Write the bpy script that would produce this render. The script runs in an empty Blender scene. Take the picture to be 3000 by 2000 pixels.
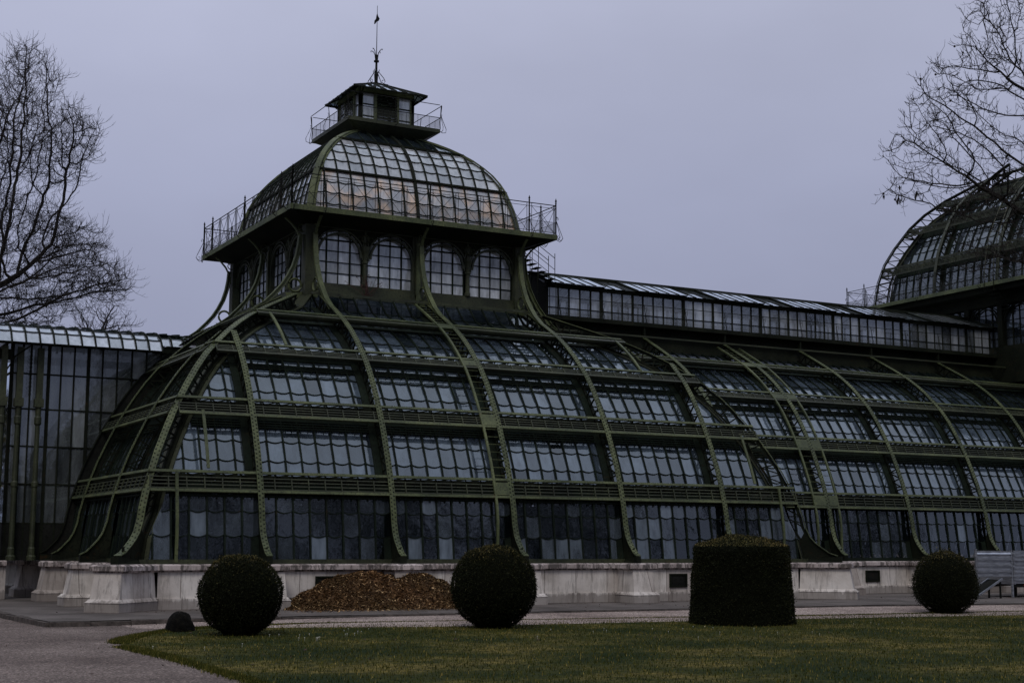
import bpy, math, random
import numpy as np
from mathutils import Vector, Matrix
random.seed(7); np.random.seed(7)
R = math.radians
# ------------------------------------------------------------------ camera
scene = bpy.context.scene
CAM = Vector((-25.3976, -45.888, 2.1167)); YAW, PITCH, ROLL, FPX = 0.495, 0.1394, -0.0042, 4238.4
cd = bpy.data.cameras.new('camera'); cam = bpy.data.objects.new('camera', cd)
scene.collection.objects.link(cam); scene.camera = cam
cd.sensor_width = 36.0; cd.lens = 36.0*FPX/3000.0; cd.clip_start = 0.1; cd.clip_end = 3000
fw = Vector((math.sin(YAW)*math.cos(PITCH), math.cos(YAW)*math.cos(PITCH), math.sin(PITCH)))
rt = Vector((math.cos(YAW), -math.sin(YAW), 0)); upv = rt.cross(fw)
cr_, sr_ = math.cos(ROLL), math.sin(ROLL)
cx_ = rt*cr_ + upv*(-sr_)*-1*-1; 
# roll: image x = cr*x - sr*y ; image up = sr*x + cr*y
ix = rt*cr_ - upv*sr_; iy = rt*sr_ + upv*cr_
cam.matrix_world = Matrix(((ix.x, iy.x, -fw.x, CAM.x), (ix.y, iy.y, -fw.y, CAM.y), (ix.z, iy.z, -fw.z, CAM.z), (0, 0, 0, 1)))
scene.render.resolution_x = 1024; scene.render.resolution_y = 682
def at(px, py, D):
    "world point seen at photo pixel (px,py), D metres along the view axis"
    return CAM + (fw + ix*((px-1500)/FPX) + iy*((1000-py)/FPX))*D
# ------------------------------------------------------------------ world + sun
world = bpy.data.worlds.new('World'); scene.world = world; world.use_nodes = True
nt = world.node_tree; N = nt.nodes; L = nt.links; N.clear()
SUN_EL, SUN_AZ = R(48), R(215)          # azimuth clockwise from +Y
sky = N.new('ShaderNodeTexSky'); sky.sky_type = 'NISHITA'; sky.sun_disc = False
sky.sun_elevation = SUN_EL; sky.sun_rotation = SUN_AZ; sky.dust_density = 3.0
bg1 = N.new('ShaderNodeBackground'); bg1.inputs['Strength'].default_value = 0.05
L.new(sky.outputs[0], bg1.inputs[0])
tc = N.new('ShaderNodeTexCoord'); sep = N.new('ShaderNodeSeparateXYZ'); L.new(tc.outputs['Generated'], sep.inputs[0])
ramp = N.new('ShaderNodeValToRGB'); L.new(sep.outputs['Z'], ramp.inputs[0])
el = ramp.color_ramp.elements
el[0].position = 0.0; el[0].color = (0.250, 0.270, 0.385, 1)
el[1].position = 1.0; el[1].color = (0.78, 0.83, 0.95, 1)
e = el.new(0.12); e.color = (0.305, 0.325, 0.460, 1)
e = el.new(0.24); e.color = (0.390, 0.415, 0.570, 1)
e = el.new(0.38); e.color = (0.505, 0.530, 0.690, 1)
e = el.new(0.60); e.color = (0.62, 0.66, 0.80, 1)
nz = N.new('ShaderNodeTexNoise'); nz.inputs['Scale'].default_value = 2.2; nz.inputs['Detail'].default_value = 5
mp = N.new('ShaderNodeMapping'); mp.inputs['Scale'].default_value = (1, 1, 2.2)
L.new(tc.outputs['Generated'], mp.inputs[0]); L.new(mp.outputs[0], nz.inputs['Vector'])
mr = N.new('ShaderNodeMapRange'); mr.inputs[1].default_value = .25; mr.inputs[2].default_value = .75
mr.inputs[3].default_value = .88; mr.inputs[4].default_value = 1.12; L.new(nz.outputs[0], mr.inputs[0])
mul = N.new('ShaderNodeVectorMath'); mul.operation = 'SCALE'; L.new(ramp.outputs[0], mul.inputs[0]); L.new(mr.outputs[0], mul.inputs['Scale'])
# sky dimming added behind and left of the viewpoint to deepen facade contrast
dt = N.new('ShaderNodeVectorMath'); dt.operation = 'DOT_PRODUCT'; L.new(tc.outputs['Generated'], dt.inputs[0]); dt.inputs[1].default_value = (0.62, 0.78, 0.30)
m2 = N.new('ShaderNodeMapRange'); m2.interpolation_type = 'SMOOTHSTEP'; L.new(dt.outputs['Value'], m2.inputs[0])
for i, v in ((1, -0.65), (2, 0.50), (3, 0.56), (4, 1.0)): m2.inputs[i].default_value = v
mul2 = N.new('ShaderNodeVectorMath'); mul2.operation = 'SCALE'; L.new(mul.outputs[0], mul2.inputs[0]); L.new(m2.outputs[0], mul2.inputs['Scale'])
bg2 = N.new('ShaderNodeBackground'); bg2.inputs['Strength'].default_value = 1.0; L.new(mul2.outputs[0], bg2.inputs[0])
mx = N.new('ShaderNodeMixShader'); mx.inputs[0].default_value = 0.93
L.new(bg1.outputs[0], mx.inputs[1]); L.new(bg2.outputs[0], mx.inputs[2])
wo = N.new('ShaderNodeOutputWorld'); L.new(mx.outputs[0], wo.inputs[0])
sd = bpy.data.lights.new('sun', 'SUN'); sd.energy = 0.95; sd.angle = R(20); sd.color = (1.0, 0.95, 0.88)
sun = bpy.data.objects.new('sun', sd); scene.collection.objects.link(sun)
sdir = Vector((math.sin(SUN_AZ)*math.cos(SUN_EL), math.cos(SUN_AZ)*math.cos(SUN_EL), math.sin(SUN_EL)))
sun.rotation_euler = sdir.to_track_quat('Z', 'Y').to_euler(); sun.location = (0, 0, 80)
vs = scene.view_settings; vs.view_transform = 'Standard'; vs.look = 'None'; vs.exposure = 0; vs.gamma = 1
scene.cycles.max_bounces = 6; scene.cycles.transparent_max_bounces = 12
# ------------------------------------------------------------------ materials
def mat(name, build):
    m = bpy.data.materials.new(name); m.use_nodes = True
    nt = m.node_tree; nt.nodes.clear(); out = nt.nodes.new('ShaderNodeOutputMaterial')
    sh = build(nt); nt.links.new(sh, out.inputs['Surface']); return m
def nd(nt, t, **kw):
    n = nt.nodes.new(t)
    for k, v in kw.items():
        if k in n.inputs: n.inputs[k].default_value = v
        else: setattr(n, k, v)
    return n
def coords(nt, scale=(1, 1, 1)):
    g = nt.nodes.new('ShaderNodeNewGeometry'); m = nt.nodes.new('ShaderNodeMapping'); m.inputs['Scale'].default_value = scale
    nt.links.new(g.outputs['Position'], m.inputs[0]); return m.outputs[0]
def noise(nt, scale, detail=4, vec=None, rough=.55):
    n = nd(nt, 'ShaderNodeTexNoise', Scale=scale, Detail=detail, Roughness=rough)
    nt.links.new(vec if vec is not None else coords(nt), n.inputs['Vector']); return n.outputs['Fac']
def rampn(nt, fac, stops):
    r = nt.nodes.new('ShaderNodeValToRGB'); nt.links.new(fac, r.inputs[0]); e = r.color_ramp.elements
    e[0].position, e[0].color = stops[0][0], (*stops[0][1], 1); e[1].position, e[1].color = stops[-1][0], (*stops[-1][1], 1)
    for p, c in stops[1:-1]:
        q = e.new(p); q.color = (*c, 1)
    return r.outputs[0]
def mixc(nt, f, a, b, mode='MIX'):
    m = nt.nodes.new('ShaderNodeMix'); m.data_type = 'RGBA'; m.blend_type = mode
    for s, v in ((m.inputs[0], f), (m.inputs[6], a), (m.inputs[7], b)):
        if isinstance(v, (int, float)): s.default_value = v
        elif isinstance(v, tuple): s.default_value = (*v, 1)
        else: nt.links.new(v, s)
    return m.outputs[2]
def pbsdf(nt, col, rough=.6, metal=0, bump=None, bstr=.3, bdist=.02, spec=.5):
    p = nt.nodes.new('ShaderNodeBsdfPrincipled')
    if isinstance(col, tuple): p.inputs['Base Color'].default_value = (*col, 1)
    else: nt.links.new(col, p.inputs['Base Color'])
    if isinstance(rough, (int, float)): p.inputs['Roughness'].default_value = rough
    else: nt.links.new(rough, p.inputs['Roughness'])
    p.inputs['Metallic'].default_value = metal; p.inputs['Specular IOR Level'].default_value = spec
    if bump is not None:
        b = nd(nt, 'ShaderNodeBump', Strength=bstr, Distance=bdist); nt.links.new(bump, b.inputs['Height']); nt.links.new(b.outputs[0], p.inputs['Normal'])
    return p.outputs[0]
def iron(c1, c2, c3, rough=.55, spec=.35):
    def f(nt):
        n1 = noise(nt, 1.1, 6); n2 = noise(nt, 14, 5, rough=.7)
        c = rampn(nt, n1, [(.3, c2), (.62, c1)])
        k = rampn(nt, n2, [(.36, (1, 1, 1)), (.5, (0, 0, 0))])
        v = coords(nt, (1, 1, .12)); n3 = noise(nt, 6, 4, v)
        c = mixc(nt, k, c, c3); k2 = rampn(nt, n3, [(.55, (0, 0, 0)), (.75, (.6, .6, .6))]); c = mixc(nt, k2, c, c2)
        n4 = noise(nt, 3.1, 7, rough=.75); k4 = rampn(nt, n4, [(.60, (0, 0, 0)), (.70, (.75, .75, .75))])
        c = mixc(nt, k4, c, tuple(min(.09, a*.5+b) for a, b in zip(c1, (.030, .010, .002))))
        n5 = noise(nt, .7, 5, rough=.6); c = mixc(nt, 1.0, c, rampn(nt, n5, [(.35, (.62, .66, .62)), (.65, (1.28, 1.22, 1.15))]), 'MULTIPLY')
        return pbsdf(nt, c, rough, 0, n2, .25, .01, spec=spec)
    return f
M = {}
M['iron'] = mat('green_painted_iron', iron((.100, .122, .056), (.050, .064, .030), (.024, .030, .016)))
M['iron_dark'] = mat('dark_green_iron', iron((.013, .016, .010), (.007, .009, .006), (.003, .004, .003), .7, .10))  # green iron darkened for contrast, lattice shade put into the colour
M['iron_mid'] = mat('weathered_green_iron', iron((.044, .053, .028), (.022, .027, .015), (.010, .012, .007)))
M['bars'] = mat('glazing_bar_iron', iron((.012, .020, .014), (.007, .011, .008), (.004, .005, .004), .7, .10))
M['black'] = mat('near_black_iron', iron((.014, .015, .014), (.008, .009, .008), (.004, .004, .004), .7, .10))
M['rivet'] = mat('rivet_iron', iron((.016, .022, .012), (.012, .016, .010), (.006, .006, .006), .7, .10))  # darker copy of the iron: shade on rivets and rib webs as colour
def glass(lo, hi, trans, gl=.10, warm=None, rough=.06):
    def f(nt):
        at_ = nt.nodes.new('ShaderNodeAttribute'); at_.attribute_name = 'tone'
        v = coords(nt, (1, 1, .22)); st = noise(nt, 3.2, 6, v, .65); cl = noise(nt, 1.3, 4)
        base = rampn(nt, at_.outputs['Fac'], [(0, lo), (.55, tuple((a+b)/2 for a, b in zip(lo, hi))), (1, hi)])
        if warm is not None:
            w = rampn(nt, cl, [(.45, (0, 0, 0)), (.62, (1, 1, 1))])
            base = mixc(nt, w, base, warm)
        s2 = rampn(nt, st, [(.3, (.42, .42, .42)), (.5, (.95, .95, .95)), (.72, (1.45, 1.45, 1.45))])
        base = mixc(nt, 1.0, base, s2, 'MULTIPLY')
        d = nt.nodes.new('ShaderNodeBsdfDiffuse'); nt.links.new(base, d.inputs[0])
        t = nt.nodes.new('ShaderNodeBsdfTransparent'); t.inputs[0].default_value = (.86, .90, .92, 1)
        m1 = nt.nodes.new('ShaderNodeMixShader')
        tf = nd(nt, 'ShaderNodeMapRange'); nt.links.new(at_.outputs['Fac'], tf.inputs[0]); tf.inputs[3].default_value = min(1, trans*1.5); tf.inputs[4].default_value = trans*.55
        nt.links.new(tf.outputs[0], m1.inputs[0]); nt.links.new(d.outputs[0], m1.inputs[1]); nt.links.new(t.outputs[0], m1.inputs[2])
        g = nt.nodes.new('ShaderNodeBsdfGlossy'); g.inputs['Roughness'].default_value = rough; g.inputs[0].default_value = (.84, .93, 1, 1)
        bp = nd(nt, 'ShaderNodeBump', Strength=.25, Distance=.02); nt.links.new(noise(nt, 2.4, 2), bp.inputs['Height']); nt.links.new(bp.outputs[0], g.inputs['Normal'])
        fr = nd(nt, 'ShaderNodeFresnel', IOR=1.5); fm = nd(nt, 'ShaderNodeMath', operation='MULTIPLY_ADD'); nt.links.new(fr.outputs[0], fm.inputs[0])
        fm.inputs[1].default_value = 1.25; fm.inputs[2].default_value = gl; fm.use_clamp = True
        m2 = nt.nodes.new('ShaderNodeMixShader'); nt.links.new(fm.outputs[0], m2.inputs[0]); nt.links.new(m1.outputs[0], m2.inputs[1]); nt.links.new(g.outputs[0], m2.inputs[2])
        return m2.outputs[0]
    return f
M['glass'] = mat('greenhouse_glass', glass((.004, .007, .009), (.105, .140, .185), .14, .085))
M['dome_glass'] = mat('grimy_dome_glass', glass((.20, .21, .25), (.52, .50, .50), .22, .12, warm=(.74, .50, .32)))  # warm patches paint the dome's reflections and interior glow over the grime
M['dome_glass_grey'] = mat('grey_dome_glass', glass((.16, .18, .21), (.52, .53, .56), .20, .12))
M['dark_glass'] = mat('sooty_glass', glass((.004, .006, .008), (.070, .085, .10), .05, .06))  # dark base colour stands in for woods reflected in the left face
M['low_glass'] = mat('dark_lower_glass', glass((.003, .005, .006), (.125, .155, .19), .22, .05))
M['hall_glass'] = mat('streaked_hall_glass', glass((.10, .115, .13), (.50, .54, .60), .40, .10))
M['roof_glass'] = mat('pale_roof_glass', glass((.10, .12, .14), (.62, .66, .74), .10, .22))
M['vestibule_glass'] = mat('curtained_glass', glass((.05, .058, .062), (.25, .275, .29), .25, .08))  # grey-green panes, tone random per pane
M['window_glass'] = mat('window_glass', glass((.34, .37, .41), (.72, .77, .84), .15, .12))
M['canopy_glass'] = mat('canopy_glass', glass((.16, .18, .21), (.50, .53, .62), .22, .20))
def stone(nt):
    p = coords(nt); n1 = noise(nt, .9, 6, p); n2 = noise(nt, 9, 6, coords(nt), .7); n3 = noise(nt, 3.0, 6, coords(nt, (2.0, 2.0, .30)), .72)
    c = rampn(nt, n1, [(.3, (.44, .40, .37)), (.5, (.67, .625, .59)), (.7, (.80, .76, .73))])
    c = mixc(nt, rampn(nt, n3, [(.50, (0, 0, 0)), (.72, (.75, .75, .75))]), c, (.11, .097, .088))
    g = nt.nodes.new('ShaderNodeNewGeometry'); s = nt.nodes.new('ShaderNodeSeparateXYZ'); nt.links.new(g.outputs['Position'], s.inputs[0])
    a = nd(nt, 'ShaderNodeMath', operation='ADD'); nt.links.new(s.outputs[0], a.inputs[0]); nt.links.new(s.outputs[1], a.inputs[1])
    cb = nt.nodes.new('ShaderNodeCombineXYZ'); nt.links.new(a.outputs[0], cb.inputs[0]); nt.links.new(s.outputs[2], cb.inputs[1])
    br = nt.nodes.new('ShaderNodeTexBrick'); nt.links.new(cb.outputs[0], br.inputs['Vector'])
    for k, v in {'Scale': 1.0, 'Mortar Size': .012, 'Brick Width': 1.35, 'Row Height': 3.3, 'Bias': 0.0}.items(): br.inputs[k].default_value = v
    br.inputs['Color1'].default_value = (1, 1, 1, 1); br.inputs['Color2'].default_value = (.60, .57, .56, 1); br.inputs['Mortar'].default_value = (.28, .25, .24, 1)
    c = mixc(nt, 1.0, c, br.outputs[0], 'MULTIPLY')
    # splash dirt of the lowest course (a weathering band with its own ragged shape)
    z = nd(nt, 'ShaderNodeMath', operation='MULTIPLY_ADD'); nt.links.new(n3, z.inputs[0]); z.inputs[1].default_value = -.55; nt.links.new(s.outputs[2], z.inputs[2])
    c = mixc(nt, rampn(nt, z.outputs[0], [(-0.0, (.6, .6, .6)), (.10, (0, 0, 0))]), c, (.12, .10, .092))
    return pbsdf(nt, c, .85, 0, n2, .5, .02, spec=.2)
M['stone'] = mat('weathered_limestone', stone)
def coping(nt):
    n3 = noise(nt, 5, 6, coords(nt, (1, 1, .25)), .75); n1 = noise(nt, 1.2, 5)
    c = rampn(nt, n1, [(.35, (.30, .25, .24)), (.65, (.54, .47, .46))])
    c = mixc(nt, rampn(nt, n3, [(.46, (0, 0, 0)), (.56, (.85, .85, .85))]), c, (.055, .048, .045))
    return pbsdf(nt, c, .85, 0, n3, .5, .02, spec=.2)
M['coping'] = mat('stained_coping_stone', coping)
def gravel(nt, k_=1.0):
    n1 = noise(nt, .35, 5); n2 = noise(nt, 16, 3, rough=.8); v = nd(nt, 'ShaderNodeTexVoronoi', Scale=30.0); nt.links.new(coords(nt), v.inputs['Vector'])
    c = rampn(nt, n1, [(.35, (.155*k_, .122*k_, .108*k_)), (.62, (.30*k_, .247*k_, .222*k_))])
    k = rampn(nt, v.outputs['Color'], [(.15, (.40, .38, .38)), (.6, (.95, .95, .95)), (.93, (1.9, 1.85, 1.85))])
    c = mixc(nt, 1.0, c, k, 'MULTIPLY'); c = mixc(nt, rampn(nt, n2, [(.4, (.7, .7, .7)), (.6, (0, 0, 0))]), c, (.075, .062, .06))
    return pbsdf(nt, c, .9, 0, v.outputs['Distance'], .9, .03, spec=.15)
M['gravel'] = mat('reddish_gravel', gravel)
M['gravel2'] = mat('pale_gravel', lambda nt: gravel(nt, 2.0))
def asphalt(nt):
    n1 = noise(nt, .5, 5); n2 = noise(nt, 30, 4, rough=.8)
    c = rampn(nt, n1, [(.35, (.075, .064, .058)), (.65, (.17, .148, .138))]); c = mixc(nt, rampn(nt, n2, [(.4, (.6, .6, .6)), (.58, (0, 0, 0))]), c, (.045, .04, .04))
    return pbsdf(nt, c, .85, 0, n2, .5, .01, spec=.2)
M['asphalt'] = mat('worn_asphalt', asphalt)
M['kerb'] = mat('old_kerb_stone', lambda nt: pbsdf(nt, rampn(nt, noise(nt, 5, 6, rough=.7), [(.35, (.035, .03, .028)), (.7, (.13, .11, .10))]), .9, 0, noise(nt, 20, 4), .7, .03, spec=.15))
def lawn(nt):
    n1 = noise(nt, .32, 5, rough=.6); n2 = noise(nt, 5, 6, rough=.75); n3 = noise(nt, 40, 2)
    c = rampn(nt, n1, [(.38, (.014, .026, .005)), (.5, (.052, .055, .012)), (.63, (.17, .135, .038))])
    c = mixc(nt, rampn(nt, n2, [(.42, (.8, .8, .8)), (.6, (0, 0, 0))]), c, (.010, .017, .006))
    return pbsdf(nt, c, .95, 0, n3, .8, .03, spec=.1)
M['lawn'] = mat('short_lawn', lawn)
def leaf(c1, c2, c3):
    def f(nt):
        a = nt.nodes.new('ShaderNodeAttribute'); a.attribute_name = 'tone'
        n = noise(nt, .45, 4)
        c = rampn(nt, a.outputs['Fac'], [(0, c1), (.7, c2), (1, c3)])
        c = mixc(nt, 1.0, c, rampn(nt, n, [(.3, (.6, .68, .6)), (.7, (1.3, 1.2, 1.1))]), 'MULTIPLY')
        return pbsdf(nt, c, .75, spec=.12)
    return f
M['grass'] = mat('grass_blade', leaf((.018, .030, .004), (.080, .080, .014), (.32, .25, .080)))
M['yew'] = mat('clipped_yew', leaf((.006, .009, .003), (.018, .020, .007), (.19, .155, .065)))
M['yew_core'] = mat('yew_inner_twigs', lambda nt: pbsdf(nt, (.006, .007, .004), .95, spec=.05))
M['mulch'] = mat('bark_mulch', leaf((.022, .013, .007), (.145, .080, .036), (.62, .43, .25)))
M['bark'] = mat('dark_bark', lambda nt: pbsdf(nt, rampn(nt, noise(nt, 6, 5), [(.3, (.014, .012, .011)), (.7, (.040, .036, .034))]), .9, spec=.1))
M['rock'] = mat('mossy_rock', lambda nt: pbsdf(nt, rampn(nt, noise(nt, 9, 6, rough=.8), [(.42, (.003, .003, .003)), (.66, (.010, .009, .007)), (.8, (.05, .045, .04))]), .95, 0, noise(nt, 12, 6), .8, .05, spec=.1))
def zinc(nt):
    n = noise(nt, 3, 5, coords(nt, (1, 1, 6)), .6)
    return pbsdf(nt, rampn(nt, n, [(.3, (.26, .28, .32)), (.7, (.58, .61, .66))]), .34, .85, n, .1, .01)
M['zinc'] = mat('galvanised_steel', zinc)
M['tyre'] = mat('tyre_rubber', lambda nt: pbsdf(nt, (.012, .012, .013), .8))
M['orange'] = mat('amber_reflector', lambda nt: pbsdf(nt, (.7, .12, .01), .3))
M['white'] = mat('white_petals', lambda nt: pbsdf(nt, (.75, .74, .70), .8))
M['dead'] = mat('dry_leaf', lambda nt: pbsdf(nt, (.045, .018, .013), .85))
def meshmat(nt):
    t = nt.nodes.new('ShaderNodeBsdfTransparent'); p = pbsdf(nt, (.03, .035, .028), .6)
    m = nt.nodes.new('ShaderNodeMixShader'); w = nd(nt, 'ShaderNodeTexChecker', Scale=36.0); nt.links.new(coords(nt), w.inputs['Vector'])
    k = nd(nt, 'ShaderNodeMapRange'); nt.links.new(w.outputs['Fac'], k.inputs[0]); k.inputs[3].default_value = .12; k.inputs[4].default_value = .42
    nt.links.new(k.outputs[0], m.inputs[0]); nt.links.new(t.outputs[0], m.inputs[1]); nt.links.new(p, m.inputs[2]); return m.outputs[0]
M['wire'] = mat('wire_mesh', meshmat)
M['floor'] = mat('greenhouse_soil', lambda nt: pbsdf(nt, (.012, .012, .010), .95, spec=.05))
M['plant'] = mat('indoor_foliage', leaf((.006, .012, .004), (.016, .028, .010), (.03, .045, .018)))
# ------------------------------------------------------------------ mesh helpers
class MB:
    def __init__(s): s.v = []; s.f = []; s.t = []; s.mi = []; s.cm = 0
    def face(s, idx, tone=0.5): s.f.append(idx); s.t.append(tone); s.mi.append(s.cm)
    def poly(s, pts, tone=0.5):
        b = len(s.v); s.v += [tuple(p) for p in pts]; s.face(tuple(range(b, b+len(pts))), tone)
    def box(s, x0, x1, y0, y1, z0, z1):
        b = len(s.v); s.v += [(x, y, z) for z in (z0, z1) for y in (y0, y1) for x in (x0, x1)]
        for q in ((0, 2, 3, 1), (4, 5, 7, 6), (0, 1, 5, 4), (2, 6, 7, 3), (0, 4, 6, 2), (1, 3, 7, 5)): s.face(tuple(b+i for i in q))
    def hexa(s, P):      # 8 points ordered like box
        b = len(s.v); s.v += [tuple(p) for p in P]
        for q in ((0, 2, 3, 1), (4, 5, 7, 6), (0, 1, 5, 4), (2, 6, 7, 3), (0, 4, 6, 2), (1, 3, 7, 5)): s.face(tuple(b+i for i in q))
    def bar(s, p0, p1, w, h, up=(0, 0, 1)):
        p0, p1 = Vector(p0), Vector(p1); d = (p1-p0)
        if d.length < 1e-6: return
        d.normalize(); up = Vector(up); sd_ = d.cross(up)
        if sd_.length < 1e-4: sd_ = d.cross(Vector((1, 0, 0)))
        sd_.normalize(); u = sd_.cross(d).normalized(); a = sd_*(w/2); c = u*(h/2)
        s.hexa([p0-a-c, p0+a-c, p1-a-c, p1+a-c, p0-a+c, p0+a+c, p1-a+c, p1+a+c])
    def strip(s, path, side, w, nrm, t):
        "ribbon bar of width w (along side) and thickness t (along normals) following a path"
        n = len(path); b = len(s.v); sv = Vector(side).normalized()*(w/2)
        for i in range(n):
            p = Vector(path[i]); m = Vector(nrm[i])*(t/2)
            s.v += [tuple(p-sv-m), tuple(p+sv-m), tuple(p+sv+m), tuple(p-sv+m)]
        for i in range(n-1):
            o = b+4*i
            for j in range(4): s.face((o+j, o+(j+1) % 4, o+4+(j+1) % 4, o+4+j))
        s.face((b, b+3, b+2, b+1)); o = b+4*(n-1); s.face((o, o+1, o+2, o+3))
    def tube(s, path, r, n=6, cap=True):
        path = [Vector(p) for p in path]; rs = r if isinstance(r, (list, tuple)) else [r]*len(path); b = len(s.v); m = len(path)
        for i, p in enumerate(path):
            d = (path[min(i+1, m-1)]-path[max(i-1, 0)])
            d = d.normalized() if d.length > 1e-9 else Vector((0, 0, 1))
            a = d.cross(Vector((0, 0, 1))) if abs(d.z) < .95 else d.cross(Vector((1, 0, 0)))
            a.normalize(); c = d.cross(a)
            for k in range(n):
                q = 2*math.pi*k/n; s.v.append(tuple(p+(a*math.cos(q)+c*math.sin(q))*rs[i]))
        for i in range(m-1):
            for k in range(n): s.face((b+i*n+k, b+i*n+(k+1) % n, b+(i+1)*n+(k+1) % n, b+(i+1)*n+k))
        if cap: s.face(tuple(b+k for k in range(n))[::-1]); s.face(tuple(b+(m-1)*n+k for k in range(n)))
    def ring(s, c, r, w, ax, n=14):
        "thin torus of square section round c with axis ax"
        ax = Vector(ax).normalized(); a = ax.cross(Vector((0, 0, 1)))
        if a.length < .1: a = Vector((1, 0, 0))
        a.normalize(); b_ = ax.cross(a); c = Vector(c)
        s.tube([c+(a*math.cos(2*math.pi*i/n)+b_*math.sin(2*math.pi*i/n))*r for i in range(n+1)], w, 4, False)
    def build(s, name, m, parent=None, smooth=False, loc=None):
        me = bpy.data.meshes.new(name); me.from_pydata(s.v, [], s.f)
        ms = m if isinstance(m, (list, tuple)) else [m]
        for q in ms: me.materials.append(q)
        a = me.attributes.new('tone', 'FLOAT', 'FACE'); a.data.foreach_set('value', s.t)
        if len(ms) > 1: me.polygons.foreach_set('material_index', s.mi)
        if smooth: me.polygons.foreach_set('use_smooth', [True]*len(s.f))
        o = bpy.data.objects.new(name, me); scene.collection.objects.link(o)
        if parent: o.parent = parent
        if loc: o.location = loc
        return o
def empty(name, loc=(0, 0, 0)):
    o = bpy.data.objects.new(name, None); o.location = loc; scene.collection.objects.link(o); o.empty_display_size = .3; return o
def tag(o, label=None, cat=None, group=None, kind=None):
    for k, v in (('label', label), ('category', cat), ('group', group), ('kind', kind)):
        if v: o[k] = v
    return o
# ------------------------------------------------------------------ profiles
H = 14.65; B = 4.8; YL = 3.92
OP = [(0, 1.72), (.22, 1.83), (.42, 2.03), (.61, 2.24), (.75, 2.47), (.88, 2.87), (.94, 3.25), (1.06, 3.75), (1.27, 4.45), (1.52, 5.15), (1.83, 5.85), (2.14, 6.50), (2.47, 7.10),
      (2.81, 7.66), (3.20, 8.24), (3.65, 8.80), (4.15, 9.29), (4.68, 9.78), (5.24, 10.22), (5.82, 10.61), (6.40, 10.95), (7.0, 11.28), (7.6, 11.59), (8.62, 12.12)]
def resample(P, step):
    out = [P[0]]; acc = 0
    for a, b in zip(P[:-1], P[1:]):
        l = math.dist(a, b); 
        while acc + l >= step:
            t = (step-acc)/l; a = tuple(x+(y-x)*t for x, y in zip(a, b)); out.append(a); l = math.dist(a, b); acc = 0
        acc += l
    if math.dist(out[-1], P[-1]) > step*.3: out.append(P[-1])
    else: out[-1] = P[-1]
    return out
class Prof:
    "polyline (d,z) with arclength lookup; outward normal is to the upper left"
    def __init__(s, P):
        s.P = P; s.L = [0]
        for a, b in zip(P[:-1], P[1:]): s.L.append(s.L[-1]+math.dist(a, b))
    def at(s, q):
        q = max(0, min(s.L[-1], q)); i = 0
        while i < len(s.L)-2 and s.L[i+1] < q: i += 1
        t = (q-s.L[i])/(s.L[i+1]-s.L[i]); a, b = s.P[i], s.P[i+1]
        dx, dz = b[0]-a[0], b[1]-a[1]; l = math.hypot(dx, dz)
        return (a[0]+dx*t, a[1]+dz*t, -dz/l, dx/l)      # d,z,nd,nz
    def sz(s, z):
        lo, hi = 0, s.L[-1]
        for _ in range(40):
            m = (lo+hi)/2
            if s.at(m)[1] < z: lo = m
            else: hi = m
        return lo
    def dz(s, z): return s.at(s.sz(z))[0]
def offset(P, t):
    out = []
    for i, p in enumerate(P):
        a = P[max(0, i-1)]; b = P[min(len(P)-1, i+1)]; dx, dz = b[0]-a[0], b[1]-a[1]; l = math.hypot(dx, dz)
        out.append((p[0]+dz/l*t, p[1]-dx/l*t))
    return out
OPs = [p for p in OP if p[1] > 3.2]
INN = [(1.02, 1.6), (1.14, 2.3)] + [q for q in offset([(.78, 2.6)]+OPs, .62)][0:]
INN = [INN[0], INN[1]] + [q for q in INN[2:] if q[1] > 2.75]
GP = Prof([(a+.04, b) for a, b in INN] + [(9.55, 12.22)])
GL = Prof([(a+.04, b) for a, b in INN])
OPp = Prof(OP)
G0 = Prof([(1.05, 1.60), (1.18, 2.8), (1.36, 4.02)])      # the lowest lights stand almost upright
def vent_band(f, prof, s1, ua, ub, cl, parent):
    "slotted ventilation band at the head of a glazing section"
    mb = MB(); q = prof.at(s1-.06); w = H-q[0]-.3 if cl else 1e9; a, b = max(ua, -w), min(ub, w)
    if b <= a: return
    n = f(0, q[2], q[3])-f(0, 0, 0)
    for j in range(3):
        q = prof.at(s1-.02-.10*j); mb.bar(f(a, q[0]+q[2]*.05, q[1]+q[3]*.05), f(b, q[0]+q[2]*.05, q[1]+q[3]*.05), .05, .055, n)
    k = a
    while k < b: 
        for dd in (0, .3):
            q0, q1 = prof.at(s1-.32), prof.at(s1); mb.bar(f(k+dd, q0[0]+q0[2]*.05, q0[1]+q0[3]*.05), f(k+dd, q1[0]+q1[2]*.05, q1[1]+q1[3]*.05), .03, .03, n)
        k += .6
    return mb.build('vent_band', M['bars'], parent)
LV = [1.55, 4.4884, 7.0725, 9.2869, 10.9465]         # level heights of the walkway rails
DK = [0, 1.28, 2.44, 4.16, 6.40]
def F(k, cx=0, cy=H, hx=H, hy=H):
    if k == 0: return lambda u, d, z: Vector((cx+u, cy-hy+d, z))
    if k == 1: return lambda u, d, z: Vector((cx-hx+d, cy-u, z))
    if k == 2: return lambda u, d, z: Vector((cx-u, cy+hy-d, z))
    return lambda u, d, z: Vector((cx+hx-d, cy+u, z))
def clip(poly, fn):
    "keep the part of a (u,s) polygon where fn(u,s) >= 0"
    out = []
    for i in range(len(poly)):
        a, b = poly[i], poly[(i+1) % len(poly)]; fa, fb = fn(*a), fn(*b)
        if fa >= 0: out.append(a)
        if (fa >= 0) != (fb >= 0):
            t = fa/(fa-fb); out.append((a[0]+(b[0]-a[0])*t, a[1]+(b[1]-a[1])*t))
    return out
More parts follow.
